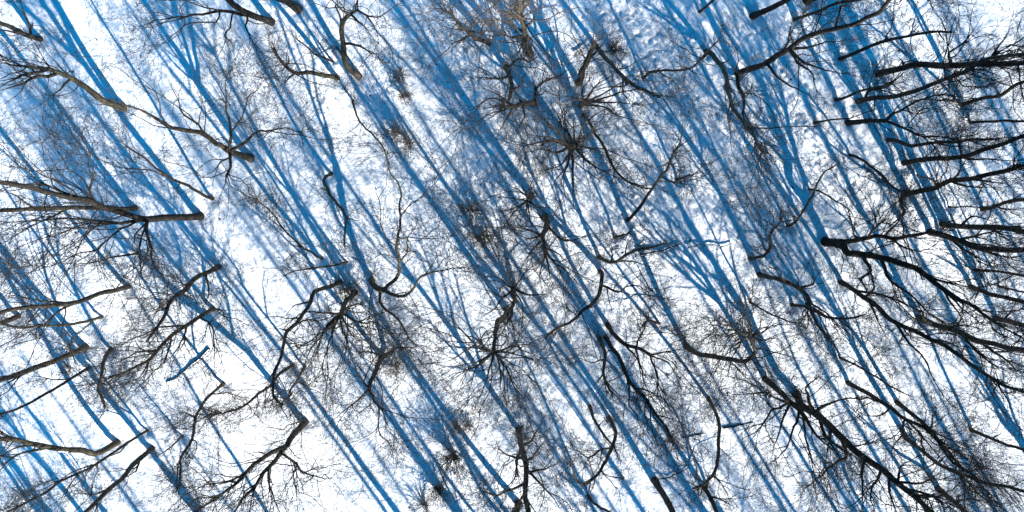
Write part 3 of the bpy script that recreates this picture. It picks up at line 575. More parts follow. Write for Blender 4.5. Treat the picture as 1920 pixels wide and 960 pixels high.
   [(13.28,-2.20,6.65),(13.52,-2.05,7.10),(13.72,-2.11,7.45)],
   [(13.38,-2.58,5.75),(12.12,-1.96,7.15),(11.64,-1.41,7.95)],
   [(13.28,-2.20,6.65),(12.99,-1.42,7.70),(12.88,-1.07,8.15)]]),
 (0.062, 'thin crooked stem crossing a slanting one, above left of the broadest dark trunk', 0.8, 0,
  [(17.50,-0.77,0.00),(17.64,-0.86,0.85),(17.72,-1.19,2.25),(17.77,-1.43,3.20),(17.75,-1.71,4.25),(17.55,-2.07,5.25)],
  []),
 (0.078, 'slender dark stem slanting up right across a wide blue shadow', 0.7, 0,
  [(16.36,-2.96,0.00),(16.30,-2.39,1.55),(15.91,-1.61,3.30),(15.50,-0.81,5.20),(15.06,-0.17,6.70),(14.82,0.25,7.75),(14.87,0.40,8.50)],
  [[(15.06,-0.17,6.70),(14.32,-0.08,7.40)],
   [(16.30,-2.39,1.55),(15.40,-2.04,2.50)]]),
 (0.142, 'black tree with a thick foot heading down right into tangled twigs, right of centre', 1.1, 0,
  [(14.80,-5.81,0.00),(15.04,-5.79,1.30),(15.30,-5.81,2.70),(15.49,-5.92,3.90),(15.50,-6.16,5.00),(15.28,-6.45,5.95),(14.77,-7.02,7.95),(14.62,-7.40,9.60)],
  [[(15.49,-5.92,3.90),(15.28,-5.38,4.55)],
   [(15.49,-5.92,3.90),(15.83,-5.66,4.60),(15.45,-4.54,5.95)],
   [(15.50,-6.16,5.00),(14.98,-7.07,6.50),(14.32,-7.69,7.70)],
   [(15.35,-5.84,3.04),(14.20,-5.03,4.39),(13.24,-4.61,5.39)],
   [(15.28,-6.45,5.95),(15.65,-6.75,6.75),(15.78,-7.39,7.85),(15.77,-7.77,8.45)]]),
 (0.095, 'blunt ended trunk foot below the tangle, its stem running right', 1.4, 0,
  [(16.82,-7.65,0.00),(17.09,-7.50,1.50),(17.27,-7.65,2.90),(17.51,-7.54,4.25),(17.67,-7.26,5.60),(17.69,-6.84,6.75)],
  [[(17.51,-7.54,4.25),(17.82,-8.00,5.20),(18.21,-8.35,6.10),(18.52,-8.70,6.90)],
   [(17.09,-7.50,1.50),(16.25,-7.90,2.55)]]),
 (0.064, 'thin bent twiggy sapling above the round bowl shaped crown at the lower right', 0.5, 0,
  [(14.34,-7.47,0.00),(14.55,-7.61,1.45),(14.79,-7.76,2.95),(15.02,-7.77,4.10),(15.18,-7.66,5.05)],
  [[(14.34,-7.47,0.00),(14.32,-6.98,0.60),(14.54,-6.91,1.00)],
   [(14.79,-7.76,2.95),(14.83,-7.29,3.55)]]),
 (0.252, 'broadest dark trunk foot at the right, splitting at once into two heavy arms', 2.3, 0,
  [(18.58,-3.85,0.00),(18.72,-3.82,0.85),(18.83,-3.94,1.70)],
  [[(18.75,-3.86,1.09),(19.24,-3.62,2.04),(19.81,-3.25,3.19),(20.28,-3.23,3.99),(20.66,-3.03,4.69),(21.18,-2.90,5.64),(21.69,-2.96,6.54),(22.08,-3.15,7.29),(22.54,-3.32,8.14),(23.23,-3.27,9.44)],
   [(18.83,-3.94,1.70),(18.96,-4.28,2.30),(19.18,-4.29,2.65),(19.59,-4.30,3.35),(20.07,-4.44,4.25),(20.76,-4.65,5.50),(20.97,-5.11,6.40),(21.14,-5.58,7.30),(21.43,-5.96,8.10),(21.71,-6.19,8.70),(21.95,-6.47,9.35),(22.14,-6.87,10.15),(22.43,-7.05,10.75)],
   [(20.28,-3.23,3.99),(20.45,-3.59,4.64),(20.87,-3.66,5.34),(21.20,-3.25,6.24),(21.40,-3.07,6.74)],
   [(19.41,-4.30,3.05),(19.24,-4.98,4.10),(18.34,-5.31,5.05),(18.18,-5.98,6.05),(17.84,-6.39,6.75)],
   [(20.14,-3.24,3.76),(19.93,-1.97,5.51),(19.39,-1.21,6.51)],
   [(19.87,-4.38,3.86),(19.80,-5.20,5.16),(19.99,-5.78,6.16),(20.38,-6.56,7.66),(20.75,-6.83,8.46)],
   [(20.97,-5.11,6.40),(21.41,-5.24,7.25),(21.56,-5.58,7.85)],
   [(21.09,-5.45,7.04),(21.19,-6.31,8.49),(21.51,-6.65,9.29)],
   [(20.87,-3.66,5.34),(21.36,-3.95,6.34),(21.82,-4.19,7.29)],
   [(19.32,-3.56,2.21),(18.70,-2.98,3.06),(18.74,-2.44,3.86)],
   [(21.14,-5.58,7.30),(21.07,-6.12,8.15),(21.01,-7.00,9.60)],
   [(19.73,-3.31,3.03),(19.64,-2.41,4.28),(19.60,-1.61,5.43)]]),
 (0.173, 'rugged black trunk foot under the heavy level arm at the right', 2.6, 0,
  [(24.76,-3.28,0.00),(24.92,-3.38,1.25),(25.02,-3.53,2.35),(25.07,-3.78,3.75),(25.31,-3.75,5.40),(25.44,-3.67,6.55),(25.58,-3.65,7.50),(25.74,-3.63,9.69),(25.83,-3.62,11.89),(25.87,-3.61,14.09),(25.89,-3.61,16.29)],
  [[(25.02,-3.53,2.35),(25.49,-3.15,3.35),(26.01,-2.77,4.45)],
   [(24.92,-3.38,1.25),(25.06,-4.03,2.35),(25.62,-4.72,3.90)],
   [(25.07,-3.78,3.75),(25.56,-4.05,4.70),(26.13,-4.21,5.70)]]),
 (0.173, 'black trunk close above the rugged foot at the right, heading straight to the edge', 2.6, 0,
  [(25.46,-2.82,0.00),(25.66,-2.84,1.30),(25.85,-2.83,2.50),(26.09,-2.70,4.20),(26.19,-2.83,5.45),(26.33,-2.88,6.45),(26.48,-2.94,8.64),(26.55,-2.96,10.84),(26.59,-2.98,13.04),(26.61,-2.98,15.24)],
  [[(25.66,-2.84,1.30),(25.67,-2.48,1.85),(25.87,-2.26,2.40),(26.25,-2.57,3.30)],
   [(25.85,-2.83,2.50),(26.37,-3.04,3.45),(26.65,-3.36,4.15)],
   [(26.09,-2.70,4.20),(26.51,-2.55,5.00)]]),
 (0.156, 'black twiggy tree, first below the two side by side stems at the right', 2.5, 0,
  [(23.12,-1.03,0.00),(23.25,-0.82,1.35),(23.37,-0.63,2.60),(23.28,-0.26,3.75),(23.44,-0.14,5.05),(23.49,0.09,6.25),(23.56,0.25,7.35),(23.57,0.49,8.55),(23.59,0.70,10.74),(23.59,0.80,12.94),(23.59,0.85,15.14)],
  [[(23.29,-0.31,3.59),(23.79,-0.64,4.59),(24.39,-0.58,5.69)],
   [(23.28,-0.26,3.75),(23.35,0.18,4.45),(23.25,0.63,5.10)],
   [(23.37,-0.63,2.60),(22.14,-0.09,3.75),(20.64,0.09,5.00)],
   [(23.12,-1.03,0.00),(22.35,-1.90,1.30),(22.01,-2.18,1.75),(20.54,-2.77,3.20)],
   [(23.44,-0.14,5.05),(23.86,-0.35,5.90),(24.22,-0.52,6.65)]]),
 (0.047, 'hair thin straight pole low over the shadows near the right edge', 0.4, 0,
  [(25.78,-1.81,0.00),(25.94,-1.74,1.05),(26.07,-1.72,2.05),(26.26,-1.75,3.45)],
  []),
 (0.110, 'dark tree entering the right edge just above the heavy level arm', 2.5, 0,
  [(27.78,-1.99,0.00),(27.77,-1.71,1.05),(27.72,-1.39,2.20),(27.82,-1.29,3.10),(27.96,-1.21,4.15),(28.11,-1.12,6.34),(28.18,-1.08,8.54),(28.22,-1.05,10.74),(28.24,-1.04,12.94),(28.25,-1.04,15.14)],
  [[(27.77,-1.71,1.05),(28.06,-1.89,1.65),(28.44,-1.95,2.35)],
   [(27.72,-1.39,2.20),(27.67,-0.86,3.00)]]),
 (0.079, 'thin black stem touching the right edge below the heavy arms', 1.2, 0,
  [(27.65,-5.55,0.00),(27.83,-5.42,1.40),(27.94,-5.34,2.35),(28.07,-5.34,3.25),(28.22,-5.33,4.30),(28.38,-5.33,6.49),(28.46,-5.32,8.69),(28.50,-5.32,10.89),(28.52,-5.32,13.09),(28.53,-5.32,15.29)],
  [[(27.65,-5.55,0.00),(26.36,-4.98,1.10)],
   [(27.67,-5.53,0.20),(27.54,-6.03,1.00)]]),
 (0.127, 'smooth black pole sloping down to the right edge, right side below the middle', 1.2, 0,
  [(27.41,-6.53,0.00),(27.52,-6.64,1.10),(27.69,-6.72,2.45),(27.85,-6.79,3.70),(28.04,-6.84,4.95),(28.20,-6.88,7.14),(28.28,-6.90,9.34),(28.32,-6.91,11.54),(28.34,-6.92,13.74),(28.35,-6.92,15.94)],
  [[(27.46,-6.58,0.47),(26.47,-7.34,1.82)],
   [(27.69,-6.72,2.45),(27.71,-6.31,3.05)]]),
 (0.175, 'heavy black trunk with a rough knobbed foot descending right, lower right', 2.6, 0,
  [(24.47,-8.42,0.00),(24.60,-8.51,1.20),(24.76,-8.50,2.40),(24.88,-8.61,3.45),(24.95,-8.73,4.50),(25.08,-8.61,5.65),(25.19,-8.62,6.50),(25.26,-8.49,7.35),(25.35,-8.33,9.54),(25.39,-8.25,11.74),(25.42,-8.21,13.94),(25.43,-8.19,16.14)],
  [[(24.88,-8.61,3.45),(24.87,-9.38,4.70),(25.15,-9.86,5.70),(25.56,-9.94,6.40)],
   [(24.76,-8.50,2.40),(25.00,-8.07,3.20),(25.35,-8.12,3.85)],
   [(24.95,-8.73,4.50),(25.35,-9.23,5.60),(25.54,-9.66,6.40),(25.69,-9.96,6.95)],
   [(24.60,-8.51,1.20),(22.88,-7.56,2.75),(21.21,-6.88,4.20)]]),
 (0.144, 'dark trunk foot close to the right edge, right of the heavy knob footed trunk', 2.0, 0,
  [(29.07,-8.45,0.00),(29.19,-8.45,1.00),(29.32,-8.47,1.95),(29.48,-8.51,3.05),(29.64,-8.54,5.24),(29.72,-8.56,7.44),(29.77,-8.57,9.64),(29.79,-8.58,11.84),(29.80,-8.58,14.04),(29.80,-8.58,16.24)],
  [[(29.11,-8.45,0.29),(29.22,-7.88,1.19),(29.45,-7.73,1.69)],
   [(29.19,-8.45,1.00),(29.26,-8.90,1.80)]]),
 (0.142, 'long forked black tree crossing the lower right from a shadow tip beside blue stripes', 2.2, 0,
  [(19.68,-6.26,0.00),(19.76,-6.49,1.35),(19.72,-6.77,2.65),(19.73,-7.02,3.95),(19.65,-7.36,5.35),(19.77,-7.50,6.60),(19.92,-7.61,7.70),(19.95,-7.72,8.50),(20.03,-7.82,9.45),(19.97,-8.02,10.55),(19.99,-8.22,11.70),(20.02,-8.36,12.75),(20.19,-8.45,14.10),(20.33,-8.52,16.29)],
  [[(19.72,-6.85,3.02),(19.64,-7.71,4.37),(19.47,-8.27,5.27)],
   [(19.68,-7.40,5.71),(19.84,-8.13,7.01),(19.89,-8.62,7.86),(19.84,-9.21,8.86),(19.80,-9.93,10.06),(19.88,-10.29,10.71)],
   [(19.97,-8.02,10.55),(19.65,-7.41,11.20),(19.97,-7.69,11.90),(20.31,-7.93,12.70)],
   [(19.76,-6.49,1.35),(20.40,-6.41,2.45),(21.18,-6.74,3.90),(21.69,-7.10,5.00),(22.16,-7.44,6.05)],
   [(19.72,-6.77,2.65),(19.59,-5.77,3.90),(18.70,-4.84,5.10)],
   [(20.02,-8.36,12.75),(19.99,-8.85,13.55),(19.52,-9.37,14.55)],
   [(19.99,-8.22,11.70),(20.27,-8.70,12.65),(20.58,-9.03,13.45)],
   [(19.95,-7.72,8.50),(20.33,-7.59,9.20),(20.79,-7.72,10.00)]]),
 (0.063, 'faint thin pole at the right edge between the smooth pole and a thinner stem', 0.7, 0,
  [(29.13,-6.54,0.00),(29.22,-6.60,0.75),(29.34,-6.64,1.70),(29.46,-6.64,2.60),(29.61,-6.63,4.80),(29.68,-6.63,6.99),(29.71,-6.63,9.19),(29.73,-6.63,11.39),(29.74,-6.63,13.59),(29.74,-6.63,15.79)],
  []),
 (0.129, 'black tree running down right below the long forked one, lower right', 2.5, 0,
  [(20.51,-12.45,0.00),(20.73,-12.49,1.35),(20.92,-12.61,2.75),(20.99,-12.70,3.55),(21.08,-12.90,4.95),(21.28,-12.85,6.35),(21.27,-13.04,7.55),(20.98,-13.31,8.85),(20.95,-13.46,9.70),(21.03,-13.56,10.80)],
  [[(21.08,-12.90,4.95),(21.39,-13.56,6.25),(21.65,-14.28,7.65),(22.12,-14.42,8.55)],
   [(21.28,-12.85,6.35),(21.81,-13.22,7.55),(22.35,-13.42,8.60)],
   [(20.99,-12.70,3.55),(19.50,-12.64,4.85),(17.76,-12.00,6.35)],
   [(21.08,-12.90,4.95),(19.74,-13.44,6.55),(18.46,-13.90,8.10)],
   [(20.90,-12.59,2.55),(19.06,-11.89,4.15),(17.68,-11.68,5.35)]]),
 (0.129, 'dark tree close along the upper side of another, lower right', 3.2, 0,
  [(23.64,-13.69,0.00),(23.62,-13.97,1.75),(23.61,-14.18,3.15),(23.38,-14.50,4.65),(23.23,-14.71,5.80),(23.16,-14.92,7.05)],
  [[(23.62,-13.97,1.75),(24.19,-14.43,3.05),(24.92,-14.71,4.40),(25.51,-14.84,5.50)],
   [(23.61,-14.18,3.15),(22.83,-12.60,4.70),(21.58,-11.10,6.25)],
   [(23.38,-14.50,4.65),(23.92,-14.60,5.60),(24.37,-15.18,6.90)]]),
 (0.114, 'dark tree crossing twin blue shadow bands then flattening toward the right edge, lower right', 2.9, 0,
  [(24.22,-15.88,0.00),(24.35,-16.06,1.65),(24.43,-16.25,3.20),(24.61,-16.20,4.45),(24.83,-15.89,6.20),(24.96,-15.49,7.50),(25.07,-15.27,8.40),(25.17,-14.94,9.35),(25.28,-14.58,11.52),(25.34,-14.40,13.71),(25.36,-14.31,15.91)],
  [[(24.43,-16.25,3.20),(25.05,-16.05,4.35),(25.36,-15.12,5.75)],
   [(24.61,-16.20,4.45),(24.31,-16.79,5.55),(23.39,-17.19,6.70)],
   [(24.35,-16.06,1.65),(22.96,-14.29,3.40),(21.54,-13.29,4.70)],
   [(24.61,-16.20,4.45),(24.97,-16.82,5.70),(25.54,-16.98,6.75)]]),
 (0.098, 'lone thin black stem curving to the right edge low down', 0.9, 0,
  [(28.31,-15.49,0.00),(28.48,-15.37,1.35),(28.62,-15.36,2.45),(28.74,-15.21,3.50),(28.88,-15.13,4.60),(29.01,-15.06,6.79),(29.08,-15.02,8.99),(29.11,-15.00,11.19),(29.13,-14.99,13.39),(29.13,-14.99,15.59)],
  [[(28.48,-15.37,1.35),(28.35,-14.51,2.30)]]),
 (0.148, 'short black trunk rising out of blue shadow in the bottom right corner', 2.5, 0,
  [(26.56,-19.24,0.00),(26.59,-19.38,1.15),(26.62,-19.51,2.10),(26.71,-19.61,3.05),(26.82,-19.73,5.24),(26.87,-19.79,7.44),(26.90,-19.82,9.64),(26.91,-19.83,11.84),(26.92,-19.84,14.04),(26.92,-19.84,16.24)],
  [[(26.59,-19.38,1.15),(26.83,-18.59,2.30),(27.25,-18.39,3.15)],
   [(26.56,-19.26,0.16),(24.81,-18.95,1.56),(23.12,-18.17,2.91)]]),
 (0.064, 'thin straight sapling slanting down right below the middle tangle, lower right', 1.4, 0,
  [(19.89,-10.89,0.00),(20.07,-10.92,1.25),(20.31,-11.10,3.15),(20.56,-11.22,5.00),(20.70,-11.26,6.05)],
  [[(20.31,-11.10,3.15),(20.57,-10.53,4.05),(20.93,-10.33,4.75)]]),
 (0.177, 'rough black trunk meeting the heaviest one from the left, long thin branches trailing down', 1.7, 0,
  [(15.48,-12.20,0.00),(15.61,-12.39,1.40),(15.75,-12.57,2.85),(15.86,-12.70,3.80),(15.79,-12.91,4.90)],
  [[(15.75,-12.57,2.85),(14.76,-13.19,4.40),(13.97,-13.75,5.75),(13.29,-14.15,6.85)],
   [(15.75,-12.57,2.85),(14.02,-11.52,4.65),(12.51,-11.03,6.15),(10.73,-10.53,7.95)],
   [(15.82,-12.82,4.43),(15.56,-13.56,5.73),(15.44,-14.03,6.48),(15.22,-14.55,7.43),(14.81,-15.18,8.63)],
   [(15.85,-12.73,3.96),(14.93,-13.30,5.41),(13.76,-13.80,7.01),(12.52,-13.93,8.41)],
   [(15.79,-12.91,4.90),(16.09,-13.57,6.20),(16.65,-13.85,7.35)],
   [(15.44,-14.03,6.48),(14.97,-14.74,7.83),(14.10,-15.31,9.28)],
   [(15.59,-12.90,4.37),(16.20,-13.08,5.47),(16.34,-13.76,6.67)],
   [(15.78,-12.61,3.12),(14.25,-12.59,4.67),(12.64,-12.87,6.52),(11.35,-12.87,7.92)],
   [(15.22,-14.55,7.43),(15.46,-15.14,8.53),(15.21,-15.65,9.48)]]),
 (0.226, 'heaviest black trunk of the lower right, running straight down right to the corner', 1.6, 0,
  [(17.48,-13.15,0.00),(17.23,-13.36,1.00),(17.42,-13.42,2.35),(17.58,-13.64,4.00),(17.64,-13.84,5.30),(17.74,-13.93,6.25),(17.87,-14.03,7.25),(18.05,-14.06,8.55),(18.07,-14.20,9.60),(18.22,-14.26,10.90),(18.20,-14.41,12.00),(18.32,-14.46,12.90),(18.47,-14.52,15.09)],
  [[(17.42,-13.42,2.35),(17.61,-12.81,3.20),(17.86,-12.05,4.25),(18.18,-11.57,5.10)],
   [(17.87,-14.03,7.25),(17.24,-14.51,8.35),(16.29,-15.25,10.10)],
   [(18.07,-14.16,9.30),(17.73,-14.66,10.25),(17.14,-15.03,11.20)],
   [(17.47,-13.49,2.82),(17.49,-14.34,4.27),(17.94,-14.58,5.17),(18.37,-14.80,6.02)],
   [(17.62,-13.78,4.93),(17.50,-14.41,6.03),(15.45,-14.45,8.08),(13.36,-14.29,10.13)],
   [(18.07,-14.20,9.60),(18.54,-13.69,10.70),(18.68,-12.73,11.90)],
   [(18.14,-14.23,10.16),(18.74,-14.11,11.21),(19.30,-13.84,12.26)],
   [(18.05,-14.06,8.55),(16.97,-14.36,9.80),(16.13,-14.88,11.15)],
   [(18.07,-14.18,9.45),(17.88,-12.95,10.65),(18.06,-12.61,11.25)],
   [(17.42,-13.42,2.35),(16.01,-11.49,4.45),(15.93,-10.31,5.75)],
   [(18.22,-14.26,10.90),(18.58,-13.95,11.70),(18.78,-14.25,12.40)],
   [(17.58,-13.64,4.00),(17.30,-14.11,4.85),(17.33,-14.79,6.05)]]),
 (0.160, 'bowl shaped black curve of trunk carrying a dense round crown, lower right of centre', 1.8, 0,
  [(10.61,-10.17,0.00),(10.93,-10.20,1.55),(11.32,-9.88,3.30),(11.63,-9.64,4.75),(11.88,-9.47,5.95),(11.91,-8.89,7.10),(11.64,-8.15,8.30),(11.17,-7.61,9.25),(10.90,-7.18,10.00)],
  [[(10.90,-7.18,10.00),(9.94,-6.01,11.50),(9.64,-5.13,12.50)],
   [(10.90,-7.18,10.00),(9.55,-6.73,11.40),(7.58,-6.30,13.50)],
   [(10.90,-7.18,10.00),(10.80,-6.26,11.05),(10.63,-5.75,11.65)],
   [(10.90,-7.18,10.00),(11.16,-6.72,10.75),(11.45,-6.23,11.55)],
   [(10.90,-7.18,10.00),(10.04,-6.50,11.05),(8.62,-5.85,12.60)],
   [(11.88,-9.39,6.11),(11.95,-8.67,6.96),(11.32,-7.90,7.91)],
   [(10.90,-7.18,10.00),(11.24,-7.24,10.60),(11.67,-6.87,11.45)],
   [(10.94,-7.24,9.89),(9.84,-7.28,11.04),(8.47,-6.92,12.49)],
   [(10.90,-7.18,10.00),(10.36,-6.15,11.20),(9.08,-4.81,13.05)],
   [(10.90,-7.18,10.00),(9.09,-6.12,12.05),(7.63,-5.40,13.70)],
   [(10.61,-10.17,0.00),(9.82,-9.09,1.35),(9.70,-8.39,2.15)]]),
 (0.113, 'tall crescent of black stem bulging right, bottom right of centre', 1.0, 0,
  [(12.10,-13.42,0.00),(12.09,-13.72,1.50),(11.85,-14.01,3.00),(11.23,-14.28,4.90),(10.51,-14.55,7.00),(9.77,-14.54,8.45),(8.98,-14.31,9.70),(8.25,-13.89,10.80)],
  [[(8.98,-14.31,9.70),(8.68,-14.50,10.20),(8.40,-14.62,10.65)],
   [(9.77,-14.54,8.45),(9.32,-14.00,9.05)],
   [(9.20,-14.37,9.34),(8.17,-12.79,10.99),(7.47,-10.89,12.84),(6.68,-9.19,14.59)]]),
 (0.131, 'knobbly dark trunk leaving the bottom edge just under the black crescent stem', 1.0, 0,
  [(12.02,-19.12,0.00),(12.09,-19.23,0.90),(12.07,-19.46,2.25),(12.03,-19.58,3.05),(11.99,-19.75,5.24),(11.97,-19.83,7.44),(11.95,-19.88,9.64),(11.95,-19.90,11.84),(11.95,-19.91,14.04),(11.94,-19.91,16.24)],
  [[(12.08,-19.21,0.77),(12.58,-19.14,1.57),(13.11,-19.21,2.52)],
   [(12.02,-19.12,0.00),(12.14,-17.65,1.45),(12.43,-18.46,2.95)]]),
 (0.178, 'black trunk hanging straight down with limbs spreading both sides, bottom centre', 2.4, 0,
  [(0.57,-15.33,0.00),(0.77,-15.63,1.80),(0.94,-15.89,3.45),(0.91,-16.13,4.75),(0.83,-16.36,6.15),(0.92,-16.60,7.75),(0.99,-16.77,9.94),(1.02,-16.86,12.14),(1.04,-16.90,14.34),(1.04,-16.92,16.54)],
  [[(0.91,-16.06,4.38),(1.55,-16.14,5.38),(2.07,-16.39,6.28),(2.63,-16.70,7.38)],
   [(0.79,-15.67,2.04),(0.34,-16.21,3.19),(0.14,-16.66,4.04),(-0.44,-16.89,5.04)],
   [(0.85,-16.29,5.75),(0.50,-16.64,6.55),(0.13,-16.86,7.25)],
   [(0.94,-15.89,3.45),(1.39,-15.07,4.40),(1.80,-13.69,5.85)],
   [(0.91,-16.06,4.38),(1.64,-15.50,5.48),(2.46,-14.34,7.03)],
   [(0.79,-15.67,2.04),(1.33,-14.31,3.54),(1.83,-12.78,5.19)],
   [(0.88,-16.19,5.15),(0.22,-16.18,6.10),(-0.76,-15.82,7.45),(-1.59,-15.12,8.70)],
   [(0.83,-16.36,6.15),(1.21,-16.75,7.10),(1.28,-17.06,7.60)],
   [(0.94,-15.89,3.45),(0.04,-14.86,4.90),(-0.60,-13.99,6.05)]]),
 (0.113, 'dark tree bent like a hook with an upturned arm, bottom right of centre', 1.0, 0,
  [(6.04,-14.58,0.00),(6.13,-14.83,1.40),(5.88,-15.09,2.90),(5.44,-15.16,4.20),(5.00,-15.25,5.60),(4.00,-14.94,7.75),(3.33,-14.52,9.05),(2.86,-13.19,10.80),(2.55,-11.69,12.75)],
  [[(5.69,-15.12,3.46),(4.63,-14.73,4.76),(4.18,-14.77,5.36),(3.28,-13.70,6.76),(2.48,-13.18,7.81)],
   [(4.00,-14.94,7.75),(3.85,-15.23,8.30),(3.59,-15.54,8.95)],
   [(4.18,-14.77,5.36),(3.63,-14.37,6.06),(3.11,-14.29,6.71)],
   [(5.88,-15.09,2.90),(6.07,-15.50,3.65)]]),
 (0.082, 'small dark curved stem just above the bottom edge, below the hooked tree', 0.7, 0,
  [(4.86,-19.59,0.00),(5.08,-19.58,0.90),(5.38,-19.38,1.85),(5.72,-19.03,2.90),(6.06,-18.68,5.05),(6.22,-18.51,7.23),(6.31,-18.43,9.43),(6.35,-18.38,11.63),(6.37,-18.36,13.83),(6.38,-18.35,16.03)],
  []),
 (0.197, 'thick black trunk foot leaving the bottom edge, right of the hooked tree', 0.9, 0,
  [(8.92,-18.60,0.00),(9.05,-18.74,1.25),(9.21,-18.83,2.40),(9.26,-18.96,3.30),(9.31,-19.10,4.15),(9.37,-19.27,6.34),(9.40,-19.35,8.54),(9.42,-19.39,10.74),(9.42,-19.42,12.94),(9.43,-19.43,15.14)],
  [[(9.10,-18.77,1.58),(9.45,-18.95,2.28)]]),
 (0.049, 'thin straight dark twiglike sapling on bright snow, touching the hooked tree', 0.3, 0,
  [(7.09,-18.48,0.00),(5.95,-17.39,2.00),(5.11,-16.52,3.50),(4.62,-15.77,5.00)],
  []),
 (0.197, 'blunt dark trunk end at the bottom edge, left of the straight hanging black trunk', 0.7, 0,
  [(0.57,-20.07,0.00),(0.42,-20.16,0.85),(0.25,-20.31,2.05),(0.10,-20.44,4.24),(0.02,-20.51,6.44),(-0.02,-20.55,8.64),(-0.03,-20.56,10.84),(-0.04,-20.57,13.04),(-0.05,-20.58,15.24)],
  []),
 (0.097, 'ragged broken leaning stem lying over a blue shadow, above the hooked tree', 0.9, 0,
  [(4.87,-13.85,0.00),(4.90,-14.10,1.30),(5.07,-14.23,2.40),(5.41,-14.33,4.00),(5.58,-14.33,4.75)],
  [[(5.07,-14.23,2.40),(5.31,-13.52,3.20)]]),
 (0.160, 'short black trunk with two drooping limbs beside bright snow, lower left of centre', 2.6, 0,
  [(-7.65,-10.72,0.00),(-7.64,-11.09,1.65),(-7.69,-11.42,3.30),(-7.55,-11.60,4.15)],
  [[(-7.59,-11.55,3.91),(-8.15,-11.88,4.96),(-8.68,-12.12,5.91),(-9.02,-12.47,6.76)],
   [(-7.55,-11.60,4.15),(-7.39,-11.95,4.75),(-7.06,-12.07,5.25),(-6.82,-12.53,6.10),(-6.48,-12.96,6.95),(-5.81,-12.91,7.75)],
   [(-7.39,-11.95,4.75),(-7.75,-12.25,5.55),(-8.03,-12.70,6.40)],
   [(-7.06,-12.07,5.25),(-6.17,-12.51,6.65),(-5.47,-12.75,7.70)],
   [(-6.82,-12.53,6.10),(-6.84,-13.05,6.95),(-6.45,-13.32,7.65)],
   [(-7.65,-10.72,0.00),(-6.63,-9.90,1.40),(-5.39,-9.52,2.90)],
   [(-7.65,-11.48,3.54),(-8.00,-10.62,4.64),(-7.98,-9.22,6.19),(-8.34,-9.55,6.99)],
   [(-7.25,-12.00,4.96),(-6.35,-12.05,6.11),(-5.74,-12.36,7.06)],
   [(-7.65,-10.72,0.00),(-8.16,-10.21,1.00),(-8.76,-9.95,2.00)]]),
 (0.210, 'massive dark trunk splitting in two heavy arms at the bottom left of centre', 3.0, 0,
  [(-12.44,-14.87,0.00),(-12.66,-15.00,1.45),(-12.73,-15.19,2.70)],
  [[(-12.73,-15.19,2.70),(-13.17,-15.75,3.95),(-13.57,-16.26,5.05),(-13.91,-16.79,6.20),(-14.04,-17.13,6.85),(-14.14,-17.37,7.30)],
   [(-12.73,-15.19,2.70),(-13.39,-15.38,3.85),(-13.95,-15.69,5.00),(-14.47,-16.06,6.10),(-14.98,-16.34,7.10),(-15.36,-16.47,7.85),(-15.64,-16.60,8.40)],
   [(-13.23,-15.82,4.11),(-12.50,-16.55,5.71),(-11.94,-16.81,6.56),(-11.56,-17.05,7.21)],
   [(-13.57,-16.26,5.05),(-13.40,-16.84,6.10),(-13.33,-17.26,6.80)],
   [(-12.85,-15.35,3.06),(-11.60,-15.49,4.56),(-10.47,-15.43,5.81),(-8.91,-14.89,7.46),(-8.14,-14.28,8.36)],
   [(-11.60,-15.49,4.56),(-11.78,-16.03,5.56),(-11.94,-16.38,6.26),(-11.86,-16.68,6.81)],
   [(-13.95,-15.69,5.00),(-14.28,-15.76,5.60),(-15.02,-15.49,6.90),(-15.60,-15.18,7.95),(-15.97,-15.39,8.65),(-16.10,-15.56,9.10),(-16.20,-15.79,9.60)],
   [(-14.28,-15.76,5.60),(-14.83,-14.86,7.05),(-15.20,-13.98,8.30)],
   [(-12.44,-14.87,0.00),(-12.60,-14.46,0.55),(-12.66,-13.76,1.30)],
   [(-11.60,-15.49,4.56),(-11.31,-15.04,5.01)],
   [(-13.57,-16.26,5.05),(-13.89,-16.52,5.75),(-13.71,-17.09,6.75)]]),
 (0.096, 'slim stem running down left to feathery twigs, above the massive split trunk', 3.0, 0,
  [(-13.01,-11.29,0.00),(-13.32,-11.45,1.85),(-13.34,-11.60,2.70),(-13.55,-11.68,4.05),(-13.71,-11.81,5.40),(-13.92,-11.72,6.50),(-14.10,-11.57,7.55),(-14.22,-11.25,8.45),(-14.28,-11.31,8.90)],
  [[(-14.10,-11.57,7.55),(-14.44,-11.02,8.50),(-15.00,-10.85,9.45)],
   [(-14.14,-11.48,7.81),(-14.49,-11.56,8.46),(-14.60,-11.88,9.01)],
   [(-13.71,-11.81,5.40),(-13.18,-12.05,6.10),(-13.50,-12.20,6.70)]]),
 (0.080, 'small doglegged stem beside the broad shadow foot of the massive split trunk', 1.5, 0,
  [(-12.34,-11.37,0.00),(-12.21,-11.77,1.85),(-12.28,-11.97,3.00),(-11.95,-11.93,3.60),(-12.07,-12.03,4.50),(-12.14,-12.09,5.10)],
  [[(-12.23,-11.97,3.09),(-12.17,-12.37,3.79)],
   [(-12.21,-11.77,1.85),(-10.87,-11.72,3.30),(-9.75,-11.80,4.60)]]),
 (0.065, 'tiny bent sapling near the lower left, left of the sinuous forking stem', 0.9, 0,
  [(-19.94,-15.74,0.00),(-19.95,-15.85,0.65),(-19.98,-15.93,1.25),(-20.13,-15.97,2.20)],
  []),
 (0.061, 'slender crooked sapling right below the lit tree with the curved spotted trunk', 0.5, 0,
  [(-9.03,4.36,0.00),(-8.40,3.38,2.00),(-7.70,2.75,4.00),(-6.93,2.21,6.00),(-6.12,1.63,8.00),(-5.57,1.17,9.50),(-5.13,0.74,11.00)],
  [[(-7.70,2.75,4.00),(-8.01,2.34,4.70),(-8.22,1.85,5.40)]]),
]
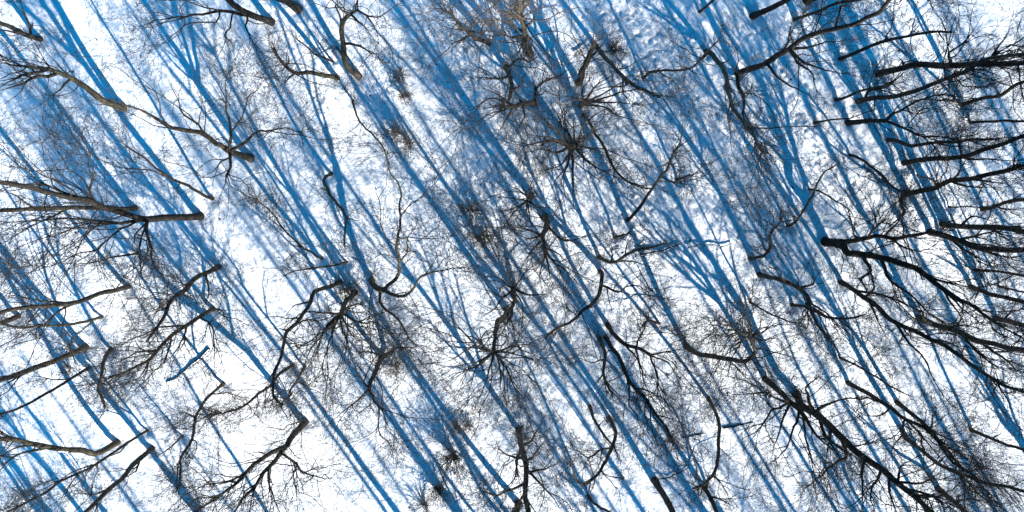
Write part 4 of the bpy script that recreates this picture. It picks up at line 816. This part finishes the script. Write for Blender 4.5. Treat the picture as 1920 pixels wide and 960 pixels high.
SHRUBS = [
 (-3.39, -16.92, 2.60, 1.50, 60, 'dark swirling bare shrub with curved stems, in a blue hollow below the centre', 0),
 (-4.37, -19.03, 1.60, 1.10, 40, 'low dark shrub at the bottom left of centre, below the swirling shrub', 0),
 (-5.20, -20.17, 1.20, 1.00, 30, 'snow dusted clump of brush touching the bottom edge, left of the low dark shrub', 0),
 (-6.19, 5.61, 0.80, 0.45, 26, 'brown dry tuft poking through snow right of the curved lit trunk, upper of two', 1),
 (-6.00, 4.62, 0.80, 0.50, 26, 'brown dry tuft poking through snow right of the curved lit trunk, lower of two', 1),
 (-5.77, 1.96, 2.20, 0.80, 34, 'rusty leaf clinging bush beside the upper arm of the low forking tree', 1),
 (-6.47, 2.45, 2.00, 0.80, 34, 'pale brown twiggy bush left of the rusty bush, upper left of centre', 1),
 (-3.18, -15.13, 0.70, 0.40, 22, 'rust coloured tuft on a blue shadow edge above the swirling shrub', 1),
 (-2.50, -15.19, 0.50, 0.30, 18, 'tiny rust coloured tuft inside the long dark shadow below centre', 1),
 (5.87, 7.19, 1.80, 0.70, 30, 'upright grey brush behind the snowy level log near the top', 0),
 (-2.28, -2.02, 1.20, 0.90, 34, 'tangled grey bush in rough snow just left of the fuzzy round crown', 0),
 (-1.57, -3.58, 1.40, 1.10, 40, 'wiry grey bush in rough snow, left of the dark crooked trunk at the centre', 0),
 (-26.40, -11.44, 0.80, 0.40, 20, 'small dead brown tuft between two dark stems, lower left', 1),
 (-9.49, -6.82, 1.40, 0.90, 30, 'wiry bush at the foot of the tangled dark crown left of centre', 0),
 (-6.74, -11.46, 1.00, 0.60, 26, 'pinkish brown tuft right of the short black trunk with drooping limbs', 1),
]
LOGS = [
 (0.125, 0.40, 1, 'thick snow capped fallen log with a curved blue shadow above it, right of centre', [(7.67,-4.60,0.20),(8.76,-4.42,0.20),(9.60,-4.13,0.20),(10.01,-4.01,0.20)]),
 (0.063, 0.30, 1, 'thin snow capped branch lying level right of the thick snow capped log', [(10.49,-4.17,0.15),(11.74,-4.01,0.15),(12.44,-4.11,0.15),(13.02,-3.89,0.15)]),
 (0.112, 0.05, 1, 'snow covered log slanting down left across blue shade in the lower left', [(-17.93,-10.23,0.03),(-18.54,-10.85,0.03),(-19.37,-11.51,0.03),(-20.04,-12.10,0.03),(-20.63,-12.33,0.03)]),
 (0.076, 0.35, 1, 'short snowy log stub left of the thick leaning snag, near the top', [(3.73,6.89,0.17),(4.15,7.15,0.17),(4.72,7.62,0.17)]),
 (0.061, 0.30, 1, 'level snowy log right of the thick leaning snag, near the top', [(5.06,6.92,0.15),(5.85,6.92,0.15),(6.70,6.95,0.15)]),
 (0.081, 0.05, 0, 'dark fallen pole on white snow between the crescent stem and the heaviest trunk', [(13.00,-15.24,0.03),(13.94,-15.11,0.03),(14.84,-14.91,0.03)]),
 (0.065, 0.08, 0, 'dark half buried pole end left of the black crescent stem', [(10.55,-15.84,0.04),(11.10,-15.70,0.04),(11.84,-15.54,0.04)]),
 (0.049, 0.20, 0, 'bent dark stick lying across snow above the thick trunk foot at the bottom edge', [(8.91,-18.43,0.10),(9.69,-18.36,0.10),(10.27,-18.09,0.10),(10.92,-17.82,0.10)]),
]

# ------------------------------------------------------------------ snow ground
def lattice(seed):
    g = np.random.default_rng(seed).random((256, 256))
    def f(x, y):
        xi = np.floor(x).astype(int); yi = np.floor(y).astype(int)
        fx = x - xi; fy = y - yi
        fx = fx * fx * (3 - 2 * fx); fy = fy * fy * (3 - 2 * fy)
        a = g[xi % 256, yi % 256]; b_ = g[(xi + 1) % 256, yi % 256]
        c = g[xi % 256, (yi + 1) % 256]; d = g[(xi + 1) % 256, (yi + 1) % 256]
        return (a * (1 - fx) + b_ * fx) * (1 - fy) + (c * (1 - fx) + d * fx) * fy - .5
    return f
L = [lattice(i) for i in range(6)]
ROUGH = [(-0.9, -3.1, 3.0), (-0.9, -13, 4.2), (6.8, 8.2, 4.0), (6, -1.5, 4.2), (-7.5, 4.6, 1.8), (1.5, 3.5, 4.5),
         (-3.6, -17.5, 2.6), (1.5, -9, 4), (19, 5, 5), (11, -2, 3), (5.5, -8, 3), (22, -1, 4), (-1.5, 6, 2.5), (13, 4, 3)]
def rough_mask(x, y):
    s = np.zeros_like(x)
    for cx, cy, r in ROUGH:
        s = np.maximum(s, np.exp(-((x - cx) ** 2 + (y - cy) ** 2) / (r * r)))
    return np.clip(s + .5 * L[5](x * .5, y * .5), 0, 1)
rg = np.random.default_rng(7)
PR = []
for (x0, y0, x1, y1, n_) in [(4.5, 11, 8.0, 3.5, 34), (6.6, 10.5, 9.6, 4.0, 30), (5.6, 9, 10.5, 6.5, 20), (10.5, 0, 4, -6, 26), (3, 5, 9, -3, 26),
                             (-1, -9, 2, -17, 26), (14, 9, 20, -2, 30), (12, 8, 9, 2, 20)]:
    for k in range(n_):
        s = k / n_
        px = x0 + (x1 - x0) * s + rg.normal(0, .5); py = y0 + (y1 - y0) * s + rg.normal(0, .5)
        PR.append((px, py, math.atan2(y1 - y0, x1 - x0) + rg.normal(0, .5)))
def axis(lo, hi, st, far):
    a = list(np.arange(lo, hi, st))
    d = st
    while a[-1] < far:
        d *= 1.35; a.append(a[-1] + d)
    d = st; q = [a[0]]
    while q[-1] > -far:
        d *= 1.35; q.append(q[-1] - d)
    return np.array(q[:0:-1] + a)
gx = axis(-37, 38, .09, 600); gy = axis(-27, 14, .09, 600)
X, Y = np.meshgrid(gx, gy, indexing='ij')
def height(X, Y):
    rm = rough_mask(X, Y)
    Z = .35 * L[0](X * .12, Y * .12) + .10 * L[1](X * .45, Y * .45) + .035 * L[2](X * 1.3, Y * 1.3)
    Z = Z + (.012 + .09 * rm) * L[3](X * 2.6, Y * 2.6) + .08 * rm * L[4](X * 5.3 + 9, Y * 3.1)
    return Z
Z = height(X, Y)
for px, py, a in PR:
    i0, i1 = np.searchsorted(gx, [px - .6, px + .6]); j0, j1 = np.searchsorted(gy, [py - .6, py + .6])
    xs = X[i0:i1, j0:j1] - px; ys = Y[i0:i1, j0:j1] - py
    u = xs * math.cos(a) + ys * math.sin(a); v = -xs * math.sin(a) + ys * math.cos(a)
    d2 = (u / .14) ** 2 + (v / .085) ** 2
    Z[i0:i1, j0:j1] -= 0.10 * np.exp(-d2 ** 1.5) - .015 * np.exp(-(np.sqrt(d2) - 1.5) ** 2 * 5)
for tdat in TREES:                                       # little wells round the trunk feet
    px, py = tdat[4][0][:2]; wr = .22 + tdat[0]
    i0, i1 = np.searchsorted(gx, [px - 1.5, px + 1.5]); j0, j1 = np.searchsorted(gy, [py - 1.5, py + 1.5])
    d = np.hypot(X[i0:i1, j0:j1] - px, Y[i0:i1, j0:j1] - py)
    Z[i0:i1, j0:j1] += -.16 * np.exp(-(d / wr) ** 2) + .04 * np.exp(-((d - 2 * wr) / .16) ** 2)
def mesh_from(name, V, F, nside=4, mt=None, smooth=True):
    me = bpy.data.meshes.new(name)
    me.vertices.add(len(V)); me.vertices.foreach_set('co', V.astype(np.float32).ravel())
    F = np.asarray(F, dtype=np.int32)
    me.loops.add(F.size); me.loops.foreach_set('vertex_index', F.ravel())
    me.polygons.add(len(F))
    me.polygons.foreach_set('loop_start', np.arange(0, F.size, nside, dtype=np.int32))
    me.polygons.foreach_set('use_smooth', np.full(len(F), smooth))
    me.update(calc_edges=True)
    if mt: me.materials.append(mt)
    return me
def link(name, me, parent=None):
    o = bpy.data.objects.new(name, me)
    sc.collection.objects.link(o)
    if parent: o.parent = parent
    return o
nx, ny = len(gx), len(gy)
V = np.stack([X, Y, Z], -1).reshape(-1, 3)
ii, jj = np.meshgrid(np.arange(nx - 1), np.arange(ny - 1), indexing='ij')
q = (ii * ny + jj).ravel()
F = np.stack([q, q + ny, q + ny + 1, q + 1], -1)
g = link('snow_ground', mesh_from('snow_ground', V, F, 4, snow))
g['kind'] = 'structure'

# ------------------------------------------------------------------ tubes
def norm(a):
    return a / np.maximum(np.linalg.norm(a, axis=-1, keepdims=True), 1e-9)
def tubes(P, Rd, sides):
    """P (n,k,3) centre lines, Rd (n,k) radii -> verts, quads (closed by a shrinking tip)."""
    n, k, _ = P.shape
    T = np.empty_like(P)
    T[:, 1:-1] = P[:, 2:] - P[:, :-2]; T[:, 0] = P[:, 1] - P[:, 0]; T[:, -1] = P[:, -1] - P[:, -2]
    T = norm(T)
    ref = np.where(np.abs(T[:, :1, 2:3]) > .8, np.array([[[1., 0, 0]]]), np.array([[[0, 0, 1.]]]))
    ref = np.broadcast_to(ref, P.shape)
    A = norm(np.cross(T, ref)); B = np.cross(T, A)
    ang = np.arange(sides) * 2 * math.pi / sides
    V = P[:, :, None] + Rd[:, :, None, None] * (A[:, :, None] * np.cos(ang)[None, None, :, None] + B[:, :, None] * np.sin(ang)[None, None, :, None])
    base = (np.arange(n) * k * sides)[:, None, None] + (np.arange(k - 1) * sides)[None, :, None]
    s = np.arange(sides)[None, None]; s2 = (s + 1) % sides
    F = np.stack([base + s, base + s2, base + s2 + sides, base + s + sides], -1).reshape(-1, 4)
    return V.reshape(-1, 3), F
def smooth_line(pts, step, rng, wig):
    """Catmull-Rom through the points, resampled, with a slight natural wander."""
    p = np.array(pts, float)
    p = np.vstack([2 * p[0] - p[1], p, 2 * p[-1] - p[-2]])
    out = []
    for i in range(1, len(p) - 2):
        L_ = np.linalg.norm(p[i + 1] - p[i]); n = max(2, int(L_ / step))
        for s in np.arange(n) / n:
            out.append(.5 * (2 * p[i] + (p[i + 1] - p[i - 1]) * s + (2 * p[i - 1] - 5 * p[i] + 4 * p[i + 1] - p[i + 2]) * s * s
                             + (3 * p[i] - p[i - 1] - 3 * p[i + 1] + p[i + 2]) * s ** 3))
    out.append(p[-2])
    o = np.array(out)
    d = rng.normal(0, wig, o.shape); d = (d + np.roll(d, 1, 0)) * .5; d[0] = 0
    kn = max(2, len(o) // 3 + 1)                            # crooks between the nodes
    kk = rng.normal(0, wig * 1.6, (kn, 3)); kk[0] = 0
    s = np.linspace(0, kn - 1, len(o))
    d += np.stack([np.interp(s, np.arange(kn), kk[:, c]) for c in range(3)], 1)
    return o + d
def grow(P, Rd, want, t0, len_rng, ang, up, seg, rmax, rmin, rng, wob=.22):
    """Side shoots from parent lines: want = number of shoots in all."""
    n, k, _ = P.shape
    seglen = np.linalg.norm(P[:, 1:] - P[:, :-1], axis=-1)
    tot = seglen.sum(1)
    pr = tot / tot.sum()
    idx = rng.choice(n, size=want, p=pr)
    tt = t0 + (1 - t0) * rng.random(want)
    f = tt * (k - 1); i = np.minimum(f.astype(int), k - 2); fr = (f - i)[:, None]
    S = P[idx, i] * (1 - fr) + P[idx, i + 1] * fr
    r = Rd[idx, i] * (1 - fr[:, 0]) + Rd[idx, i + 1] * fr[:, 0]
    tan = norm(P[idx, i + 1] - P[idx, i])
    rnd = norm(rng.normal(size=(want, 3)))
    perp = norm(np.cross(tan, rnd))
    a = np.radians(rng.normal(ang, 12, want))[:, None]
    d = norm(tan * np.cos(a) + perp * np.sin(a) + np.array([0, 0, up]))
    Ln = rng.uniform(*len_rng, want) * (1.15 - .55 * tt)
    C = np.empty((want, seg + 1, 3)); C[:, 0] = S
    st = (Ln / seg)[:, None]
    for s in range(seg):
        d = norm(d + rng.normal(0, wob, (want, 3)) + np.array([0, 0, up * .25]))
        C[:, s + 1] = C[:, s] + d * st
    C[:, :, 2] = np.maximum(C[:, :, 2], .15)
    r0_ = np.minimum(np.minimum(r * .6, rmax), Ln * .0085 + .0035)
    r0_ = np.maximum(r0_, rmin * 1.3)
    RR = r0_[:, None] + (rmin - r0_)[:, None] * np.linspace(0, 1, seg + 1)[None]
    return C, RR
def resample(P, k):
    d = np.r_[0, np.cumsum(np.linalg.norm(P[1:] - P[:-1], axis=1))]
    s = np.linspace(0, d[-1], k)
    return np.stack([np.interp(s, d, P[:, c]) for c in range(3)], 1), d[-1]
def merge(parts):
    V = []; F = []; o = 0
    for v, f in parts:
        V.append(v); F.append(f + o); o += len(v)
    return np.vstack(V), np.vstack(F)
def tag(o, label, cat, group=None):
    o['label'] = label; o['category'] = cat
    if group: o['group'] = group

TW = 1.3
def make_tree(idx, rad, label, dense, brown, trunk, limbs, snowy=0):
    rng = np.random.default_rng(100 + idx)
    b0 = np.array(trunk[0]); zg = float(height(np.array([b0[0]]), np.array([b0[1]]))[0])
    root = bpy.data.objects.new('bare_tree', None)
    sc.collection.objects.link(root)
    root.location = (b0[0], b0[1], zg); root.empty_display_size = .3
    tag(root, label, 'tree', 'bare trees standing in the snow')
    bm = BARKS[[0, 1, 2, 0, 2][idx % 5]] if b0[0] < 0 else BARKS[[2, 0, 2][idx % 3]]  # right half mostly dark bark: backlit shade put into the colour
    org = np.array([b0[0], b0[1], zg])
    T = smooth_line(trunk, .45, rng, .022)
    T[:, 2] += zg * np.clip(1 - T[:, 2] / 3, 0, 1)
    T[0, 2] -= .35
    if len(T) > 1 and (T[0, 2] > T[1, 2]): T[0, 2] = T[1, 2] - .3
    d = np.r_[0, np.cumsum(np.linalg.norm(T[1:] - T[:-1], axis=1))]
    ext = max([0] + [sum(math.dist(a, b2) for a, b2 in zip(l[:-1], l[1:])) for l in limbs if math.dist(l[0], trunk[-1]) < 2])
    Ltree = max(d[-1] + (4 if limbs else .8), 9 if rad > .1 else d[-1] + .5, d[-1] + ext)
    rt = rad * (1 - .93 * np.clip(d / Ltree, 0, 1) ** 1.1) ** .85
    rt *= 1 + .32 * np.exp(-np.maximum(d - .25, 0) / .28)                       # root flare
    rt *= 1 + rng.normal(0, .035, len(rt))
    if not ext: rt[-1] *= .6
    v, f = tubes(T[None], rt[None], 10)
    link('trunk', mesh_from('trunk', v - org, f, 4, bm), root)
    if snowy:
        for fr in np.sort(rng.random(snowy) * .7 + .15):
            i = int(fr * (len(T) - 1)); k1 = min(len(T) - 1, i + 2)
            Cc = T[max(0, i - 1):k1 + 1] + np.array([0, 0, rt[i] * .8])
            Cc, _ = resample(Cc, 7); rr = rt[i] * rng.uniform(.6, .9) * np.array([.2, .7, 1, .9, 1, .65, .15])
            v, f = tubes(Cc[None], rr[None], 9)
            link('snow_lump', mesh_from('snow_lump', v - org, f, 4, snow), root)
    LP = [(T, rt)]
    k0 = 9
    P0 = []; R0 = []
    q_, tl = resample(T, k0 * 2)
    h0 = int(k0 * 2 * (.3 if limbs or d[-1] > 5 else .2))
    qq, _ = resample(q_[h0:], k0); P0.append(qq)
    R0.append(np.interp(np.linspace(d[-1] * h0 / (k0 * 2), d[-1], k0), d, rt))
    for lim in limbs:
        st = np.array(lim[0]); best = None
        for PP, rr in LP:
            dd = np.linalg.norm(PP - st, axis=1); i = int(np.argmin(dd))
            if best is None or dd[i] < best[0]: best = (dd[i], PP[i], rr[i])
        lim2 = [tuple(best[1])] + [tuple(q) for q in lim[1:]]
        C = smooth_line(lim2, .4, rng, .05)
        C[:, 2] = np.maximum(C[:, 2], zg + .1)
        dl = np.r_[0, np.cumsum(np.linalg.norm(C[1:] - C[:-1], axis=1))]
        ne = np.linalg.norm(best[1] - T[-1]) < (1.2 if len(limbs) < 9 else .35)
        r0_ = min(best[2] * (.86 if ne and rad > .19 else .72 if ne else .6), .022 + .018 * dl[-1] + rad * (.5 if ne else .2))
        rl = r0_ * (1 - .88 * (dl / dl[-1]) ** (1.5 if ne and rad > .19 else .95))
        v, f = tubes(C[None], rl[None], 7)
        link('limb', mesh_from('limb', v - org, f, 4, bm), root)
        LP.append((C, rl))
        qq, _ = resample(C, k0); P0.append(qq)
        R0.append(np.interp(np.linspace(0, dl[-1], k0), dl, rl))
    P0 = np.array(P0); R0 = np.array(R0)
    tot = np.linalg.norm(P0[:, 1:] - P0[:, :-1], axis=-1).sum()
    parts = []
    lead = np.array([T[-1] - T[max(0, len(T) - 5)]]);
    top = P0[:, -1, 2].max()
    szf = float(np.clip(rad / .15, .45, 1.15))
    # terminal sprays keep every traced line from ending as a stick
    nM = int(3 + tot * .8 * min(dense, 3.9) ** .8)          # long secondary branches fanning outward
    M_, RM = grow(P0, R0, nM, .12, (2.0 * szf, 5.2 * szf), 34, .16, 8, .032, .007, rng, .24)
    parts.append(tubes(M_, RM, 6))
    M_ = np.stack([resample(q, k0)[0] for q in M_]); RM = np.stack([np.interp(np.linspace(0, 8, k0), np.arange(9), q) for q in RM])
    P1 = np.vstack([P0, M_, M_]); R1 = np.vstack([R0, RM, RM])
    nA = int(3 + tot * 1.9 * min(dense, 3.9) ** .75 * TW)
    A, RA = grow(P1, R1, nA, .12, (1.4 * szf, 3.4 * szf), 42, .22, 7, .020, .0042, rng, .32)
    end, rend = grow(P0[:, -3:], R0[:, -3:], 3 * len(P0), .5, (1.5 * szf, 3.0 * szf), 20, .25, 7, .022, .0045, rng)
    A = np.vstack([A, end]); RA = np.vstack([RA, rend])
    parts.append(tubes(A, RA, 5))
    B, RB = grow(A, RA, int(len(A) * 3.6 * TW), .1, (.6 * szf, 1.7 * szf), 42, .12, 5, .0085, .0042, rng)
    parts.append(tubes(B, RB, 3))
    C, RC = grow(B, RB, int(len(B) * 1.5 * TW), .15, (.25, .8), 38, .05, 3, .0055, .0035, rng)
    parts.append(tubes(C, RC, 3))
    v, f = merge(parts)
    link('crown', mesh_from('crown', v - org, f, 4, TWIG_BROWN if brown else TWIG_BACKLIT if b0[0] > 9 else TWIG), root)  # crowns far right take the twig colour darkened for backlight
    return root

roots = []
for i, (rad, label, dense, brown, trunk, limbs) in enumerate(TREES):
    roots.append(make_tree(i, rad, label, dense, brown, trunk, limbs, 3 if 'snow lumps' in label else 1 if 'snow topped' in label else 0))

# ------------------------------------------------------------------ the wood goes on beyond the picture
def copy_tree(src, loc, rz):
    r = src.copy(); sc.collection.objects.link(r); r.location = loc; r.rotation_euler = (0, 0, rz)
    for ch in src.children:
        c = ch.copy(); sc.collection.objects.link(c); c.parent = r
    return r
rng = np.random.default_rng(5)
src = [r for r, tdat in zip(roots, TREES) if max(q[2] for q in tdat[4]) > 12 and tdat[0] > .08 and tdat[2] < 2.2 and tdat[0] > .12 and tdat[4][-1][2] > 12]
placed = []
def ring(n, fx, fy, lab, grp):
    c = 0; tries = 0
    while c < n and tries < 4000:
        tries += 1
        x = rng.uniform(*fx); y = rng.uniform(*fy)
        if any((x - a) ** 2 + (y - b_) ** 2 < 3.6 for a, b_ in placed): continue
        if abs(x * .843 + y * .537 + 8.4) < 2.3 or abs(x * .843 + y * .537 + 2.4) < 1.4: continue       # the glade that stays sunlit
        if -32.5 - max(0, -y) * .02 < x < 33.5 + max(0, -y) * .02 and -22.5 < y < 11.5: continue
        placed.append((x, y)); c += 1
        z = float(height(np.array([x]), np.array([y]))[0])
        s = src[int(rng.integers(len(src)))]
        # keep each one leaning away from the clearing, as its source does
        sx, sy = s.location.x, s.location.y
        rz = math.atan2(y, x) - math.atan2(sy, sx)
        tag(copy_tree(s, (x, y, z - .05), rz), lab, 'tree', grp)
ring(64, (-32, 60), (-46, -22.6), 'bare tree outside the bottom edge of the photo, seen only by its long shadow', 'trees outside the bottom edge')
ring(9, (12, 42), (-38, -22.6), 'bare tree outside the bottom edge of the photo, seen only by its long shadow', 'trees outside the bottom edge')
ring(26, (34, 58), (-23, 8), 'bare tree outside the right edge of the photo, seen only by its long shadow', 'trees outside the right edge')

# ------------------------------------------------------------------ shrubs
for si, (x, y, h, r, n, label, brown) in enumerate(SHRUBS):
    rng = np.random.default_rng(500 + si)
    z = float(height(np.array([x]), np.array([y]))[0])
    S = np.zeros((n, 8, 3)); a = rng.random(n) * 2 * math.pi; e = rng.random(n) ** .6
    s = np.linspace(0, 1, 8)[None]
    S[:, :, 0] = np.cos(a)[:, None] * (.08 + r * e[:, None] * s ** 1.4)
    S[:, :, 1] = np.sin(a)[:, None] * (.08 + r * e[:, None] * s ** 1.4)
    S[:, :, 2] = h * (s - .35 * e[:, None] * s ** 2.4) * rng.uniform(.6, 1, n)[:, None] - .05
    S[:, 1:] += rng.normal(0, .03 * r, (n, 7, 3))
    RS = (.012 + .006 * rng.random(n))[:, None] * np.linspace(1, .35, 8)[None]
    if not brown: RS = RS * 1.4
    A, RA = grow(S, RS, n * 6, .25, (.25 * h ** .5, .7 * h ** .5), 38, .1, 4, .008, .004, rng)
    B, RB = grow(A, RA, n * 7, .2, (.12, .4), 40, .05, 3, .006, .004, rng)
    v, f = merge([tubes(S, RS, 4), tubes(A, RA, 3), tubes(B, RB, 3)])
    root = bpy.data.objects.new('bare_shrub', None); sc.collection.objects.link(root)
    root.location = (x, y, z)
    tag(root, label, 'shrub')
    link('stems', mesh_from('stems', v, f, 4, TWIG_BROWN if brown else BARKS[0]), root)
    if brown:                                       # clinging dead leaves
        k = n * 4; pts = np.vstack([A[:, -1], B[:, -1]]); pts = pts[rng.integers(len(pts), size=k)]
        u = norm(rng.normal(size=(k, 3))); w_ = norm(np.cross(u, rng.normal(size=(k, 3)))); sz = rng.uniform(.02, .045, (k, 1))
        c3 = np.cross(u, w_) * .25
        V = np.stack([pts - u * sz * 1.4, pts + (w_ + c3) * sz * .7, pts + u * sz * 1.4, pts - (w_ - c3) * sz * .7], 1).reshape(-1, 3)
        lf = link('leaves', mesh_from('leaves', V, np.arange(4 * k).reshape(-1, 4), 4, DEADLEAF, False), root)

# ------------------------------------------------------------------ fallen logs
for li, (rad, h, sn, label, pts) in enumerate(LOGS):
    rng = np.random.default_rng(800 + li)
    p_ = np.array(pts)
    zg = height(p_[:, 0], p_[:, 1]); p_[:, 2] = zg + h * np.linspace(.5, .3, len(p_))
    root = bpy.data.objects.new('fallen_log', None); sc.collection.objects.link(root)
    org = p_[0].copy(); root.location = org; tag(root, label, 'log')
    C = smooth_line(p_, .15, rng, .012)
    rr = max(rad * .8, .03) * np.linspace(1, .55, len(C)) * (1 + rng.normal(0, .05, len(C)))
    v, f = tubes(C[None], rr[None], 9)
    parts = [(v, f)]
    S, RS = grow(np.array([resample(C, 6)[0]]), np.interp(np.linspace(0, 1, 6), np.linspace(0, 1, len(rr)), rr)[None], 5, .3, (.3, .8), 50, .2, 4, .02, .006, rng)
    parts.append(tubes(S, RS, 5))
    v, f = merge(parts)
    link('log', mesh_from('log', v - org, f, 4, BARKS[2]), root)
    if sn:
        C2 = C.copy(); C2[:, 2] += rr * .85; C2[:, 0] += rr * .15; C2[:, 1] -= rr * .15
        r2 = rr * (.36 + .22 * np.sin(np.arange(len(C)) * .9 + li) * rng.random(len(C))); r2[0] *= .3; r2[-1] *= .3
        v, f = tubes(C2[None], r2[None], 9)
        link('snow_cap', mesh_from('snow_cap', v - org, f, 4, snow), root)

# ------------------------------------------------------------------ litter on the snow
rng = np.random.default_rng(77)
N = 12000
x = rng.uniform(-36, 37, N); y = rng.uniform(-26, 13, N)
keep = rng.random(N) < .12 + .75 * rough_mask(x, y) + .25 * (L[1](x * .25, y * .25) > .12)
x = x[keep]; y = y[keep]; k = len(x)
z = height(x, y) + .012
c = np.stack([x, y, z], -1)
a = rng.random(k) * 6.283; ln = rng.uniform(.010, .032, k) * (1 + 1.5 * (rng.random(k) < .08))
u = np.stack([np.cos(a), np.sin(a), rng.normal(0, .3, k)], -1) * ln[:, None] * 1.5
w_ = np.stack([-np.sin(a), np.cos(a), rng.normal(0, .5, k)], -1) * ln[:, None] * .8
V1 = np.stack([c - u, c + w_ + [0, 0, .01], c + u, c - w_ + [0, 0, .01]], 1).reshape(-1, 3)
F1 = np.arange(4 * k).reshape(-1, 4)
o = link('leaf_litter', mesh_from('leaf_litter', V1, F1, 4, DEADLEAF, False)); o['kind'] = 'stuff'
o['label'] = 'small brown leaves and bark flecks scattered on the snow'
m_ = 2600
x = rng.uniform(-36, 37, m_ * 3); y = rng.uniform(-26, 13, m_ * 3)
kp = rng.random(m_ * 3) < .08 + .8 * rough_mask(x, y)
x = x[kp][:m_]; y = y[kp][:m_]; k = len(x); z = height(x, y)
P_ = np.zeros((k, 5, 3)); P_[:, 0] = np.stack([x, y, z + .03], -1); d = norm(np.stack([rng.normal(size=k), rng.normal(size=k), rng.uniform(0, .5, k)], -1))
Ln = rng.uniform(.15, .9, k)[:, None]
for s in range(4):
    d = norm(d + rng.normal(0, .2, d.shape)); P_[:, s + 1] = P_[:, s] + d * Ln / 4
gz = height(P_[:, :, 0], P_[:, :, 1]); P_[:, :, 2] = np.maximum(P_[:, :, 2], gz + .01)
v, f = tubes(P_, np.full((k, 5), .007) * np.linspace(1.4, .6, 5)[None], 3)
o = link('fallen_twigs', mesh_from('fallen_twigs', v, f, 4, TWIG)); o['kind'] = 'stuff'
o['label'] = 'thin broken twigs sticking out of the snow'
